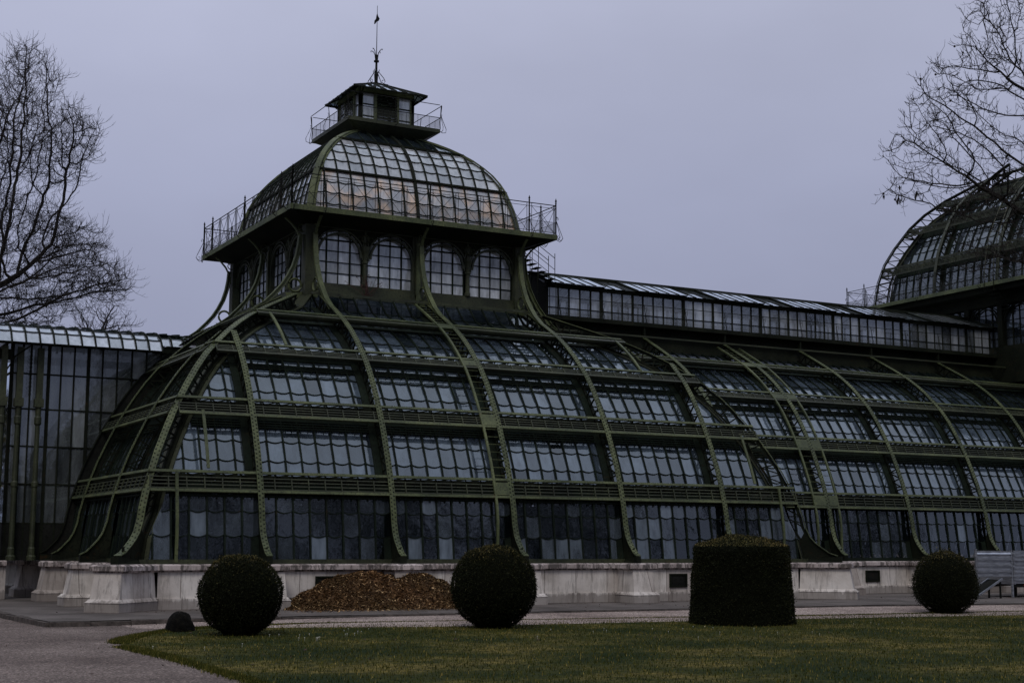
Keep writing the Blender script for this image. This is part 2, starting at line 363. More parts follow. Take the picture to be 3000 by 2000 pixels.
def glazing(f, prof, u0, u1, ncol, s0, s1, nrow, gm, bm, clips=(), scallop=.085, skip_arc=False, lo=.25, hi=.85):
    du = (u1-u0)/ncol; ds = (s1-s0)/nrow
    def P(u, s, off): d, z, nx, nz = prof.at(s); return f(u, d+nx*off, z+nz*off)
    ok = lambda u, s: all(c(u, s) >= -.02 for c in clips)
    for r in range(nrow):
        for c in range(ncol):
            a, b = u0+c*du+.012, u0+(c+1)*du-.012; sa, sb = s0+r*ds, s0+(r+1)*ds+.03
            n = 6; arc = [(a+(b-a)*i/n, sa+scallop*((2*i/n-1)**2-1)*(0 if r == 0 else 1)) for i in range(n+1)]
            poly = arc+[(b, sb), (a, sb)]
            for cf in clips:
                poly = clip(poly, cf)
                if len(poly) < 3: break
            if len(poly) < 3: continue
            tilt = random.uniform(-.006, .006)
            tone = min(1, max(0, random.gauss((lo+hi)/2, (hi-lo)/3.2)))
            gm.poly([P(u, s, .018*(1-(s-sa)/ds)+tilt*(u-a)/du) for u, s in poly], tone)
            if r > 0 and not skip_arc:
                for i in range(n):
                    (ua, qa), (ub, qb) = arc[i], arc[i+1]
                    if ok(ua, qa) and ok(ub, qb):
                        bm.poly([P(ua, qa-.018, .028), P(ub, qb-.018, .028), P(ub, qb+.018, .034), P(ua, qa+.018, .034)])
                        bm.poly([P(ua, qa-.014, .005), P(ub, qb-.014, .005), P(ub, qb-.014, .028), P(ua, qa-.014, .028)])
    for c in range(ncol+1):
        u = u0+c*du
        seg = []
        for i in range(nrow*2+1):
            s = s0+i*ds/2
            if ok(u, s): seg.append(s)
        if len(seg) > 1:
            pts = [P(u, s, .03) for s in seg]; nr = [(P(u, s, 1)-P(u, s, 0)) for s in seg]
            bm.strip(pts, f(1, 0, 0)-f(0, 0, 0), .05, nr, .075)
def rib(f, u, prof_pts, inn_pts, name, parent, w=.21, gus=True, rivets=True, lattice=True, fm='iron', zmin=None, step=.5):
    if zmin: prof_pts = [p for p in prof_pts if p[1] >= zmin]; inn_pts = [p for p in inn_pts if p[1] >= zmin]
    side = f(1, 0, 0)-f(0, 0, 0); mb = MB()
    def nrm(P):
        out = []
        for i in range(len(P)):
            a = P[max(0, i-1)]; b = P[min(len(P)-1, i+1)]; v = f(u, -(b[1]-a[1]), b[0]-a[0])-f(u, 0, 0); out.append(v.normalized())
        return out
    mb.strip([f(u, *p) for p in prof_pts], side, w, nrm(prof_pts), .03)
    mb.cm = 1; mb.strip([f(u, p[0]+.0, p[1]) for p in offset(prof_pts, .075)], side, .03, nrm(prof_pts), .12); mb.cm = 0
    if rivets:
        mb.cm = 1
        RP = resample(prof_pts, .15)
        nr = nrm(RP)
        for i, p in enumerate(RP[1:-1], 1):
            t = (f(u, *RP[i+1])-f(u, *RP[i-1])).normalized()
            for sgn in (-1, 1):
                c = f(u, *p)+nr[i]*.0155+side*(sgn*w*.27)+t*(.035*sgn); a = t*.028; b = side*.028; top = c+nr[i]*.016
                q = [c-a-b, c+a-b, c+a+b, c-a+b]
                for j in range(4): mb.poly([q[j], q[(j+1) % 4], top])
        mb.cm = 0
    o = mb.build(name, [M[fm], M['rivet']], parent)
    if lattice:
        lb = MB(); lb.strip([f(u, *p) for p in inn_pts], side, w*.95, nrm(inn_pts), .03)
        lb.strip([f(u, *p) for p in offset(inn_pts, -.06)], side, .03, nrm(inn_pts), .10)
        A, Bq = Prof([p for p in prof_pts if p[1] > (2.7 if gus else -9)]), Prof([p for p in inn_pts if p[1] > (2.6 if gus else -9)])
        n = max(2, int(A.L[-1]/step)); 
        for i in range(n):
            a0 = A.at(A.L[-1]*i/n); a1 = A.at(A.L[-1]*(i+1)/n); b0 = Bq.at(Bq.L[-1]*(i+.5)/n)
            for e_ in (a0, a1): lb.bar(f(u, e_[0]-e_[2]*.05, e_[1]-e_[3]*.05), f(u, b0[0]+b0[2]*.05, b0[1]+b0[3]*.05), .05, .05, side)
        if gus:
            G = [p for p in prof_pts if p[1] <= 2.9]; I = [p for p in inn_pts if p[1] <= 2.6]
            pl = [(0.0, 1.46)]+[(p[0]+.01, p[1]-.01) for p in G]+[(1.02, 2.75)]+[(p[0], p[1]) for p in I[::-1]]+[(1.02, 1.46)]
            for sgn in (-.012, .012):
                pp = [f(u+sgn, *p) for p in pl]; lb.poly(pp if sgn < 0 else pp[::-1])
            lb.hexa([f(u-w*.5, 0, 1.455), f(u+w*.5, 0, 1.455), f(u-w*.5, 1.0, 1.455), f(u+w*.5, 1.0, 1.455), f(u-w*.5, 0, 1.70), f(u+w*.5, 0, 1.70), f(u-.02, 1.0, 1.60), f(u+.02, 1.0, 1.60)])
            for d_ in (.35, .7): lb.bar(f(u, d_, 1.6), f(u, d_, 2.0), .09, .05, side)
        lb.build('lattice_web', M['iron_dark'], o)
    return o
def hipframe(k, e0=0.0, **kw):
    "frame along the diagonal of corner k (0 front-left,1 front-right,2 back-left): d is the inset of both faces"
    cx, cy, hx, hy = kw.get('cx', 0), kw.get('cy', H), kw.get('hx', H), kw.get('hy', H)
    sx, sy = {0: (-1, -1), 1: (1, -1), 2: (-1, 1), 3: (1, 1)}[k]
    w = Vector((sy, -sx, 0)).normalized() if k in (0, 3) else Vector((-sy, sx, 0)).normalized()
    return lambda u, d, z: Vector((cx+sx*(hx-d), cy+sy*(hy-d), z))+w*u
def walkway(f, k, ua, ub, parent, off=0, ends=True, name='walkway'):
    "rail + horizontal lattice + slatted grating at level k between u=ua and ub"
    d, z = DK[k], LV[k]; s = OPp.sz(z); mb = MB()
    def P(u, ds, off): q = OPp.at(s+ds); return f(u, q[0]+q[2]*off, q[1]+q[3]*off)
    side = (f(1, 0, 0)-f(0, 0, 0)); nr = (P(0, 0, 1)-P(0, 0, 0))
    tg = (P(0, .1, 0)-P(0, -.1, 0)).normalized()
    mb.hexa([P(u, ds, o) for o in (-.07, -.01) for ds in (-.045, .045) for u in (ua, ub)])
    gq = GP.at(GP.sz(z-.02)); GI = f(0, gq[0]-.1, gq[1])
    # horizontal zigzag from the rail in to the glass purlin
    n = max(1, int(round((ub-ua)/.6))); du = (ub-ua)/n; mb.cm = 1
    for i in range(n):
        u = ua+i*du
        mb.bar(f(u, d+.05, z-.05), f(u+du*.5, gq[0]-.15, z-.10), .035, .03); mb.bar(f(u+du*.5, gq[0]-.15, z-.10), f(u+du, d+.05, z-.05), .035, .03)
    mb.bar(f(ua, gq[0]-.17, z-.12), f(ub, gq[0]-.17, z-.12), .06, .10)
    # slatted grating below
    mb.cm = 2
    ln = [.70, .68, .56, .40][k-1]; g0 = [.20, .25, .20, .14][k-1]
    for j in range(4):
        q = -g0-(ln-g0-.12)*j/3.0
        mb.bar(P(ua, q, -.05), P(ub, q, -.05), .035, .03, nr)
    mb.cm = 0 if k < 3 else 2; mb.hexa([P(u, ds, o) for o in (-.10, .0) for ds in (-ln-.01, -ln+.08) for u in (ua, ub)]); mb.cm = 2
    for i in range(n+1):
        u = ua+i*du
        mb.bar(P(u, -g0+.02, -.03), P(u, -ln+.02, -.03), .035, .04, nr)
    # floor of the walkway
    mb.cm = 1
    mb.bar(f(ua, d+.34, z-.22), f(ub, d+.34, z-.22), .10, .02); mb.bar(f(ua, d+.20, z-.22), f(ub, d+.20, z-.22), .10, .02); mb.bar(f(ua, d+.50, z-.24), f(ub, d+.50, z-.24), .12, .03)
    return mb.build(name, [M['iron'], M['iron_dark'], M['iron_mid']], parent)
# ================================================================== PALM HOUSE
PH = empty('palm_house', (0, 0, 0))
tag(PH, 'huge palm house of green iron ribs and grimy glass on a pale stone plinth', 'greenhouse')
XK = [13.49+4.84*i for i in range(10)]; XE = 57.05       # link hall ribs
# ---- pavilion
def sl(k):
    a, b = GP.sz(LV[k]-.02), GP.sz(LV[k+1]-.32)
    return a, b
for k in (0, 1, 3, 2):
    f = F(k)
    hipc = [lambda u, s: (H-GP.at(s)[0]-.16)-u, lambda u, s: (H-GP.at(s)[0]-.16)+u]
    for i in range(6):
        u0, u1 = -14.4+i*B, -14.4+(i+1)*B
        gm_all, bm_all = MB(), MB()
        for lv in range(5):
            if k == 0: gm_all, bm_all = MB(), MB()
            s0 = GP.sz(LV[lv]+ (0.06 if lv == 0 else -.24)); s1 = GP.sz(LV[lv+1]-[.78, .74, .58, .42][lv]) if lv < 4 else GP.L[-1]
            nr = [4, 3, 3, 2, 3][lv]; lo, hi = [(.05, .75), (.25, .95), (.25, .95), (.2, .9), (-.1, .35)][lv]
            if lv == 0: glazing(f, G0, u0, u1, 8, 0, G0.L[-1], 3, gm_all, bm_all, [lambda u, s: (H-GP.dz(1.6+s)-.12)-u, lambda u, s: (H-GP.dz(1.6+s)-.12)+u], lo=-.9, hi=.9)
            else: glazing(f, GP, u0, u1, 8, s0, s1, nr, gm_all, bm_all, hipc, lo=lo, hi=hi)
            if k == 0 and gm_all.f:
                g = gm_all.build('glass_panel', M['low_glass' if lv == 0 else 'glass'], PH); bm_all.build('glazing_bars', M['bars'], g)
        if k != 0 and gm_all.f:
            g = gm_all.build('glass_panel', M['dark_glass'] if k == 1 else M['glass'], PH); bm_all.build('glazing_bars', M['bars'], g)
    for i in range(5):
        u = (i-2)*B
        e_ = H-abs(u)-.25       # jack ribs die into the hip at inset = H-|u|
        op = [p for p in OP if p[0] <= e_]; ip = [p for p in INN if p[0] <= e_+.3]
        if abs(u) < 5: op, ip = OP, INN
        rib(f, u, op, ip, 'rib', PH, rivets=(k in (0, 1)), lattice=(k != 2))
    for lv in range(1, 5):
        walkway(f, lv, -(H-DK[lv])+.05, (H-DK[lv])-.05, PH)
    # narrow grating under the drum sill, purlins with dark shade bands, sill beam
    mb = MB()
    for lv in range(1, 5):
        hh = [.50, .46, .30, .16][lv-1]; q = GP.at(GP.sz(LV[lv]-.26-hh/2)); w_ = H-q[0]-.1  # dark header plates stand in for the shade below each walkway
        if lv > 1: mb.bar(f(-w_, q[0]-.0, q[1]), f(w_, q[0]-.0, q[1]), .10, hh/abs(q[2])*.98 if abs(q[2]) > .5 else hh*1.7, f(0, q[3], -q[2])-f(0, 0, 0))
    for i in range(5):
        pts = [p for p in GP.P if p[1] < 11.9 and p[0] < H-abs((i-2)*B)-.1]; nn = []
        for j in range(len(pts)): a_, b_ = pts[max(0, j-1)], pts[min(len(pts)-1, j+1)]; nn.append((f(0, -(b_[1]-a_[1]), b_[0]-a_[0])-f(0, 0, 0)).normalized())
        mb.strip([f((i-2)*B-.06, p[0]-.05, p[1]) for p in pts], f(1, 0, 0)-f(0, 0, 0), .46, nn, .06)  # dark strip behind each rib: side frame plus truss shade as colour
    mb.hexa([f(u, d, z) for z in (4.00, 4.12) for d in (1.34, 1.95) for u in (-12.6, 12.6)])
    mb.build('purlin', M['bars'], PH)
    mb = MB(); q = G0.at(G0.L[-1]-.03); mb.bar(f(-12.55, q[0]-.03, q[1]), f(12.55, q[0]-.03, q[1]), .07, .16); mb.build('lintel', M['bars'], PH)
    vent_band(f, G0, G0.L[-1]-.12, -12.55, 12.55, False, PH)
    for lv in (1, 2): vent_band(f, GP, GP.sz(LV[lv+1]-.78), -13, 13, True, PH)
    mb = MB(); w_ = H-1.0
    mb.hexa([f(u, d, z) for z in (1.452, 1.60) for d in (.90, 1.10) for u in (-w_, w_)])
    mb.build('sill_beam', M['iron_mid'], PH)
    if k in (0, 3):
        mb = MB()
        for q in range(3): mb.bar(f(-5.1, 8.55+q*.13, 12.18+q*.02), f(5.1, 8.55+q*.13, 12.18+q*.02), .03, .04)
        mb.bar(f(-5.2, 8.42, 12.12), f(5.2, 8.42, 12.12), .05, .10)
        for q in range(18): mb.bar(f(-5.1+q*.6, 8.45, 12.16), f(-5.1+q*.6, 8.95, 12.20), .03, .04)
        mb.build('grating', M['iron_mid'], PH)
        # edge struts beside the hips
        sd_ = f(1, 0, 0)-f(0, 0, 0)
        for u, z0, z1 in ((12.45, 1.5, 4.45), (11.35, 4.6, 6.6), (7.75, 9.3, 10.8)):
            for sg in (-1, 1):
                pts = []; nn = []; mb = MB()
                for q in range(7):
                    z = z0+(z1-z0)*q/6
                    if z < 3: d_, nx, nz = .92, -1, 0
                    else: d_, zz, nx, nz = OPp.at(OPp.sz(z)); d_ += .03
                    if z0 < 2: d_ = .92+(1.2-.92)*max(0, (z-2.8)/1.65)
                    pts.append(f(sg*u, d_, z)); nn.append((f(0, nx, nz)-f(0, 0, 0)))
                mb.strip(pts, sd_, .10, nn, .06); mb.build('edge_strut', M['iron'], PH)
# hip ribs
hipE = [(p[0]+.12+.02*p[0], p[1]) for p in OP]; hipI = [(p[0]+.05, p[1]) for p in INN]
hipI = [(max(a, .5), b) for a, b in hipI]
for k in (0, 1, 2, 3):
    f = hipframe(k)
    rib(f, 0, hipE, hipI, 'hip_rib', PH, w=.26, rivets=(k != 3), step=.45)
    mb = MB()
    pts = [p for p in GP.P if p[1] > 1.5]; nr = []
    for i in range(len(pts)):
        a = pts[max(0, i-1)]; b = pts[min(len(pts)-1, i+1)]; v = f(0, -(b[1]-a[1]), (b[0]-a[0]))-f(0, 0, 0); nr.append(v.normalized())
    mb.strip([f(0, p[0]+.06, p[1]) for p in pts], f(1, 0, 0)-f(0, 0, 0), .52, nr, .05)
    mb.build('hip_plate', M['iron_mid'], PH)
f = F(1)
for u in (2.52, -2.52):
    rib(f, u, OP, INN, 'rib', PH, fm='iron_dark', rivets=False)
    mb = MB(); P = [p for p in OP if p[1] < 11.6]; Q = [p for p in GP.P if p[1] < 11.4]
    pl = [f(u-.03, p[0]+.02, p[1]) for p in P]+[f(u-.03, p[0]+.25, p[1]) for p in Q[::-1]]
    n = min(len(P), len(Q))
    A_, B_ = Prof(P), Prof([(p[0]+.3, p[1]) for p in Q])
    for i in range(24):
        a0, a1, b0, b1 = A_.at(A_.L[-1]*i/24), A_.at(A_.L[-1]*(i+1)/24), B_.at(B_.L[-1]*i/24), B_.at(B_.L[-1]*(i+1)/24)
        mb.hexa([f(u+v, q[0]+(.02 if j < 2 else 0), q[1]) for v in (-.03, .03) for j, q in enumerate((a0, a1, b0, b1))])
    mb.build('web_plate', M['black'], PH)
# ladder beside the middle rib of the front and beside the first full hall rib
def ladder(f, u0, u1, z0, z1, parent, rail_u):
    mb = MB(); sd_ = f(1, 0, 0)-f(0, 0, 0); s0, s1 = OPp.sz(z0), OPp.sz(z1); n = 26
    pts, nn = [], []
    for i in range(n+1):
        q = OPp.at(s0+(s1-s0)*i/n); dd = q[0]
        if q[1] < 3.0: dd = .93
        pts.append(f(rail_u, dd+.03, q[1])); nn.append(f(0, q[2], q[3])-f(0, 0, 0) if q[1] > 3 else f(0, -1, 0)-f(0, 0, 0))
    mb.strip(pts, sd_, .09, nn, .07)
    m = int((s1-s0)/.32)
    for i in range(m):
        q = OPp.at(s0+(s1-s0)*(i+.5)/m)
        if q[1] < 4.5: continue
        mb.bar(f(u0, q[0]-q[2]*.08, q[1]-q[3]*.08), f(u1, q[0]-q[2]*.08, q[1]-q[3]*.08), .022, .022)
    for lv in range(1, 5):
        s = OPp.sz(LV[lv]); a, b = OPp.at(s-.60 if lv < 3 else s-.45), OPp.at(s-.12)
        mb.hexa([f(u, q[0]+q[2]*o, q[1]+q[3]*o) for o in (-.06, .012) for q in (a, b) for u in (u0, u1)])
    return mb.build('access_ladder', M['iron'], parent)
ladder(F(0), -.62, -.1, 1.6, 12.1, PH, -.66)
fL = lambda u, d, z: Vector((u, YL+d, z))
ladder(fL, 17.62, 18.22, 1.6, 11.9, PH, 17.58); ladder(fL, 18.44, 18.88, 1.6, 11.9, PH, 18.92)
# ---- link hall
pavc = lambda u, s: u-(H-GP.dz(max(1.6, GL.at(s)[1])))-.12
for i in range(-1, 9):
    u0, u1 = XK[0]+4.84*i, XK[0]+4.84*(i+1)
    for lv in range(5):
        gm, bm = MB(), MB()
        s0 = GL.sz(LV[lv]+(0.06 if lv == 0 else -.24)); s1 = GL.sz(LV[lv+1]-[.78, .74, .58, .42][lv]) if lv < 4 else GL.L[-1]
        nr = [4, 3, 3, 2, 2][lv]; lo, hi = [(.0, .5), (.25, .95), (.25, .95), (.2, .9), (-.1, .3)][lv]
        if i >= 4: lo, hi = 0, .3
        if lv == 0: glazing(fL, G0, u0, u1, 8, 0, G0.L[-1], 3, gm, bm, [lambda u, s: u-13.5], lo=-1.1, hi=.7)
        else: glazing(fL, GL, u0, u1, 8, s0, s1, nr, gm, bm, [pavc] if i < 1 else [], lo=lo, hi=hi)
        if gm.f:
            g = gm.build('glass_panel', M['low_glass' if lv == 0 else 'glass'], PH); bm.build('glazing_bars', M['bars'], g)
for i, x in enumerate(XK): rib(fL, x, OP, INN, 'rib', PH, zmin=5.0 if i == 0 else None, gus=(i > 0))
for lv in range(1, 5): walkway(fL, lv, H-DK[lv], XE, PH)
mb = MB()
for lv in range(1, 5):
    hh = [.50, .46, .30, .16][lv-1]; q = GL.at(GL.sz(LV[lv]-.26-hh/2))  # header plates again paint the shade below the hall walkways
    if lv > 1: mb.bar(fL(H-q[0]+.2, q[0], q[1]), fL(XE, q[0], q[1]), .10, hh*1.2, fL(0, q[3], -q[2])-fL(0, 0, 0))
for x in XK:
    pts = [p for p in GL.P if p[1] > (5 if x < 14 else 0)]; nn = []
    for j in range(len(pts)): a_, b_ = pts[max(0, j-1)], pts[min(len(pts)-1, j+1)]; nn.append((fL(0, -(b_[1]-a_[1]), b_[0]-a_[0])-fL(0, 0, 0)).normalized())
    mb.strip([fL(x-.06, p[0]-.05, p[1]) for p in pts], (1, 0, 0), .46, nn, .06)  # dark strip for frame and truss shade beside the hall rib
mb.box(H-1.0, XE, YL+.90, YL+1.10, 1.452, 1.60); mb.box(H-1.0, XE, YL+1.34, YL+1.95, 4.02, 4.14)
vent_band(fL, G0, G0.L[-1], 13.6, XE, False, PH)
for lv in (1, 2): vent_band(fL, GL, GL.sz(LV[lv+1]-.78), 12.9-lv, XE, False, PH)
mb.build('purlin', M['bars'], PH)
# clerestory, walkway, roof of the link hall
mb = MB(); q = GL.at(GL.L[-1]-.05)
mb.hexa([(5.5, YL+q[0], q[1]-.10), (38.0, YL+q[0], q[1]-.10), (5.5, 13.0, 11.95), (38.0, 13.0, 11.95), (5.5, YL+q[0], q[1]-.02), (38.0, YL+q[0], q[1]-.02), (5.5, 13.0, 12.03), (38.0, 13.0, 12.03)])
mb.box(5.5, 38.0, 12.99, 13.08, 11.95, 12.86); mb.build('fascia', M['iron_dark'], PH)
WY = 13.05; x0c, x1c = 8.3, 38.0
mb = MB(); mb.box(5.5, x1c, 11.85, 11.95, 12.035, 12.07)
for q in range(4): mb.bar((7.3, 11.9+q*.12, 12.10), (x1c, 11.9+q*.12, 12.10), .03, .03)
mb.build('grating', M['iron_mid'], PH)
mb = MB(); mb.box(7.6, x1c, 12.50, WY-.05, 12.70, 12.78); mb.box(7.6, x1c, 12.44, 12.50, 12.66, 12.86)
mb.box(7.6, x1c, WY-.04, WY+.04, 12.05, 12.86); mb.build('walkway_deck', M['iron_dark'], PH)
for x in [8.65]+XK[:5]:
    mb = MB(); mb.bar((x, 12.55, 12.1), (x, 12.55, 12.68), .09, .09); mb.hexa([(x-.03, 12.50, 12.1), (x+.03, 12.50, 12.1), (x-.03, 12.95, 12.1), (x+.03, 12.95, 12.1), (x-.03, 12.50, 12.2), (x+.03, 12.50, 12.2), (x-.03, 12.6, 12.66), (x+.03, 12.6, 12.66)]); mb.build('walkway_bracket', M['iron_dark'], PH)
mb = MB()
for z in (13.20, 13.72): mb.tube([(8.0, 12.47, z), (x1c, 12.47, z)], .017, 5)
x = 8.65
while x < x1c:
    mb.tube([(x, 12.47, 12.72), (x+.03, 12.40, 13.0), (x, 12.47, 13.3), (x-.02, 12.50, 13.75)], .018, 5)
    mb.tube([(x, 12.47, 13.55), (x+.05, 12.38, 13.62), (x+.02, 12.36, 13.5), (x, 12.47, 13.1), (x+.1, 12.34, 12.72)], .012, 4); x += 2.42
rl = mb.build('railing', M['iron_dark'], PH)
mb = MB(); mb.poly([(8.1, 12.475, 12.86), (x1c, 12.475, 12.86), (x1c, 12.475, 13.19), (8.1, 12.475, 13.19)]); mb.build('wire_mesh', M['wire'], rl)
for yy, nm in ((WY, 'front'), (2*H-WY, 'back')):
    x = x0c
    while x < x1c-.1:
        w = 4.84; gm, bm = MB(), MB(); n = 8
        for j in range(n):
            a, b = x+j*w/n, x+(j+1)*w/n
            if a > x1c: break
            gm.poly([(a, yy, 12.86), (b, yy, 12.86), (b, yy, 14.28), (a, yy, 14.28)], random.uniform(.1, .9))
            thick = .16 if j in (5,) else (.10 if j == 0 else .05)
            bm.box(a-thick/2, a+thick/2, yy-.05, yy+.05, 12.86, 14.28)
        bm.box(x, min(x+w, x1c), yy-.04, yy+.04, 13.30, 13.34)
        g = gm.build('clerestory_window', M['hall_glass'], PH); bm.build('window_frame', M['iron_dark'], g); x += w
mb = MB(); mb.box(x0c-.1, x1c, WY-.12, WY+.12, 14.28, 14.48); mb.box(x0c-.1, x1c, 2*H-WY-.12, 2*H-WY+.12, 14.28, 14.48)
mb.build('eaves_beam', M['iron_dark'], PH)
RPy = [(12.72, 14.40), (14.65, 15.14)]
for sg in (1, -1):
    gm, bm = MB(), MB(); x = x0c; j = 0
    while x < x1c-.1:
        raised = (j % 8) < 5; up_ = .10 if raised else 0.0; wd = .605; ya = 12.55 if raised else 12.80; za = 14.34+(.0 if raised else .09)
        Y = lambda y: y if sg > 0 else 2*H-y
        gm.poly([(x+.03, Y(ya), za+up_), (x+wd-.03, Y(ya), za+up_), (x+wd-.03, Y(14.65), 15.14+up_), (x+.03, Y(14.65), 15.14+up_)], random.uniform(.4, 1) if raised else random.uniform(.05, .4))
        bm.bar((x, Y(ya-.03), za+up_+.0), (x, Y(14.65), 15.14+up_), .06, .035)
        if (j % 8) in (0, 5): bm.poly([(x, Y(12.8), 14.42), (x, Y(12.55), 14.46), (x, Y(14.65), 15.26), (x, Y(14.65), 15.12)])
        x += wd; j += 1
    bm.box(x0c, x1c, 14.55, 14.75, 15.12, 15.28) if sg > 0 else None
    g = gm.build('roof', M['roof_glass'], PH); bm.build('glazing_bars', M['iron_dark'], g)
mb = MB(); mb.poly([(x0c, WY, 12.8), (x0c, 2*H-WY, 12.8), (x0c, 2*H-WY, 14.35), (x0c, H, 15.2), (x0c, WY, 14.35)]); mb.build('gable_end', M['iron_dark'], PH)
# ---- drum with arched windows
DR = 4.9; dz0, dz1 = 12.2, 15.0
def drum_face(k, cx=0, cy=H, half=DR, zb=12.2, scale=1.0, full=True):
    f = F(k, cx, cy, half, half); mb = MB()
    mb.hexa([f(u, d, z) for z in (zb, zb+.45) for d in (-.10, .12) for u in (-half, half)])
    mb.hexa([f(u, d, z) for z in (zb+.42, zb+.62) for d in (-.02, .14) for u in (-half+.05, half-.05)])
    mb.hexa([f(u, d, z) for z in (zb+2.95, zb+3.3) for d in (-.12, .12) for u in (-half, half)])
    mb.build('sill_wall', M['iron_mid'], PH)
    mb = MB()
    for u in (-half+.02, 0, half-.02):
        for dx in (-.20, .20): mb.hexa([f(u+v, d, z) for z in (zb+.4, zb+2.96) for d in (-.06, .14) for v in (dx-.05, dx+.05)]) if abs(u) < 1 else None
        mb.hexa([f(u+v, d, z) for z in (zb+.3, zb+2.98) for d in (-.10, .10) for v in (-.14, .14)])
    mb.build('pilaster', M['iron_mid'], PH)
    for uc in (-2.42, 2.42):         # slender column between the two windows of a bay
        mb = MB(); c = lambda z, r: (f(uc, .0, z), r)
        pr = [(zb+.62, .13), (zb+.75, .13), (zb+.78, .10), (zb+1.55, .095), (zb+1.60, .14), (zb+1.66, .14), (zb+1.70, .10), (zb+1.95, .14), (zb+2.15, .20), (zb+2.3, .21), (zb+2.32, .08)]
        mb.tube([f(uc, .0, z) for z, r in pr], [r for z, r in pr], 10); mb.ring(f(uc, -.05, zb+2.62), .17, .03, f(0, 1, 0)-f(0, 0, 0)); mb.bar(f(uc, 0, zb+2.3), f(uc, 0, zb+2.96), .07, .07)
        mb.build('column', M['iron_mid'], PH)
    for uc in (-3.58, -1.22, 1.22, 3.58):
        gm, bm = MB(), MB(); a, b = uc-1.05, uc+1.05; za, zt = zb+.62, zb+2.95; n = 4; m = 5
        for i in range(n):
            for j in range(m):
                p, q = a+(b-a)*i/n, a+(b-a)*(i+1)/n; z0, z1 = za+(zt-za)*j/m, za+(zt-za)*(j+1)/m
                gm.poly([f(p, .14, z0), f(q, .14, z0), f(q, .14, z1), f(p, .14, z1)], random.uniform(.2, 1))
        for i in range(n+1):
            u = a+(b-a)*i/n; t = .06 if i in (1, 3) else .035
            if i in (0, 4): t = .05
            bm.bar(f(u, .12, za), f(u, .12, zt), t, .06, f(0, 1, 0)-f(0, 0, 0))
        for j in range(m+1):
            z = za+(zt-za)*j/m; bm.bar(f(a, .12, z), f(b, .12, z), .05, .06 if j in (0, 4) else .03)
        g = gm.build('arched_window', M['window_glass'], PH); bm.build('window_frame', M['bars'], g)
        am = MB(); zs = zb+1.80; nseg = 20
        for rr, w_ in ((.96, .085), (1.12, .06)):
            am.strip([f(uc+rr*math.cos(math.pi*i/nseg), -.02, zs+rr*math.sin(math.pi*i/nseg)) for i in range(nseg+1)], f(0, 1, 0)-f(0, 0, 0), .10,
                     [(f(math.cos(math.pi*i/nseg), 0, math.sin(math.pi*i/nseg))-f(0, 0, 0)) for i in range(nseg+1)], w_)
        for i in (2, 5, 8, 12, 15, 18): am.ring(f(uc+1.04*math.cos(math.pi*i/nseg), -.02, zs+1.04*math.sin(math.pi*i/nseg)), .055, .014, f(0, 1, 0)-f(0, 0, 0), 8)
        for sg in (-1, 1): am.ring(f(uc+sg*.93, -.02, zs+.82), .10, .02, f(0, 1, 0)-f(0, 0, 0), 10); am.bar(f(uc+sg*1.02, -.02, zs-.1), f(uc+sg*1.10, -.02, zs+.95), .05, .04)
        ao = am.build('arch', M['iron_mid'], PH); sm = MB()
        for sg in (-1, 1):
            for i in range(8):
                t0, t1 = math.pi/2*i/8, math.pi/2*(i+1)/8; r_ = 1.16; X_ = lambda t: uc+sg*r_*math.cos(t)
                z0, z1 = zs+r_*math.sin(t0), zs+r_*math.sin(t1); top = zb+2.96
                if z0 < top: sm.poly([f(X_(t0), .02, z0), f(X_(t0), .02, top), f(X_(t1), .02, top), f(X_(t1), .02, min(z1, top))])
        sm.build('spandrel', M['iron_dark'], ao)
for k in (0, 1, 2, 3): drum_face(k)
for sx in (-1, 1):
    for sy in (-1, 1): mb = MB(); mb.box(sx*DR-.24, sx*DR+.24, H+sy*DR-.24, H+sy*DR+.24, 12.0, 15.2); mb.build('corner_post', M['iron_mid'], PH)
# concave buttress ribs between the big roof and the gallery
FL = [(7.35, 11.46), (7.9, 11.86), (8.3, 12.27), (8.6, 12.62), (8.83, 12.98), (9.05, 13.42), (9.2, 13.9), (9.28, 14.35), (9.32, 14.8)]
for k in (0, 1, 2, 3):
    f = F(k); sd_ = f(1, 0, 0)-f(0, 0, 0)
    for u in (-4.8, 0, 4.8):
        mb = MB(); P = FL
        nn = [(f(0, -(P[min(i+1, 8)][1]-P[max(i-1, 0)][1]), P[min(i+1, 8)][0]-P[max(i-1, 0)][0])-f(0, 0, 0)).normalized() for i in range(9)]
        mb.strip([f(u, *p) for p in P], sd_, .20, nn, .03); mb.strip([f(u, *p) for p in offset(P, .07)], sd_, .03, nn, .11)
        mb.strip([f(u, *p) for p in offset(P, .15)], sd_, .14, nn, .025)
        mb.strip([f(u-.0, 9.62, z) for z in (12.2, 14.9)], sd_, .2, [f(0, -1, 0)-f(0, 0, 0)]*2, .03)
        mb.ring(f(u, 9.2, 12.62), .27, .05, sd_, 16)
        mb.poly([f(u-.01, 8.9, 12.0), f(u-.01, 9.6, 12.2), f(u-.01, 9.6, 12.4), f(u-.01, 8.8, 12.3)])
        # bracket up to the gallery edge
        Q = [(9.45, 14.2), (9.38, 14.6), (9.2, 14.95), (8.95, 15.22), (8.7, 15.40)]
        mb.strip([f(u, *p) for p in Q], sd_, .12, [(f(0, -1, -1)-f(0, 0, 0)).normalized()]*5, .05)
        mb.ring(f(u, 9.45, 15.05), .16, .025, sd_, 12)
        mb.build('buttress', M['iron'], PH)
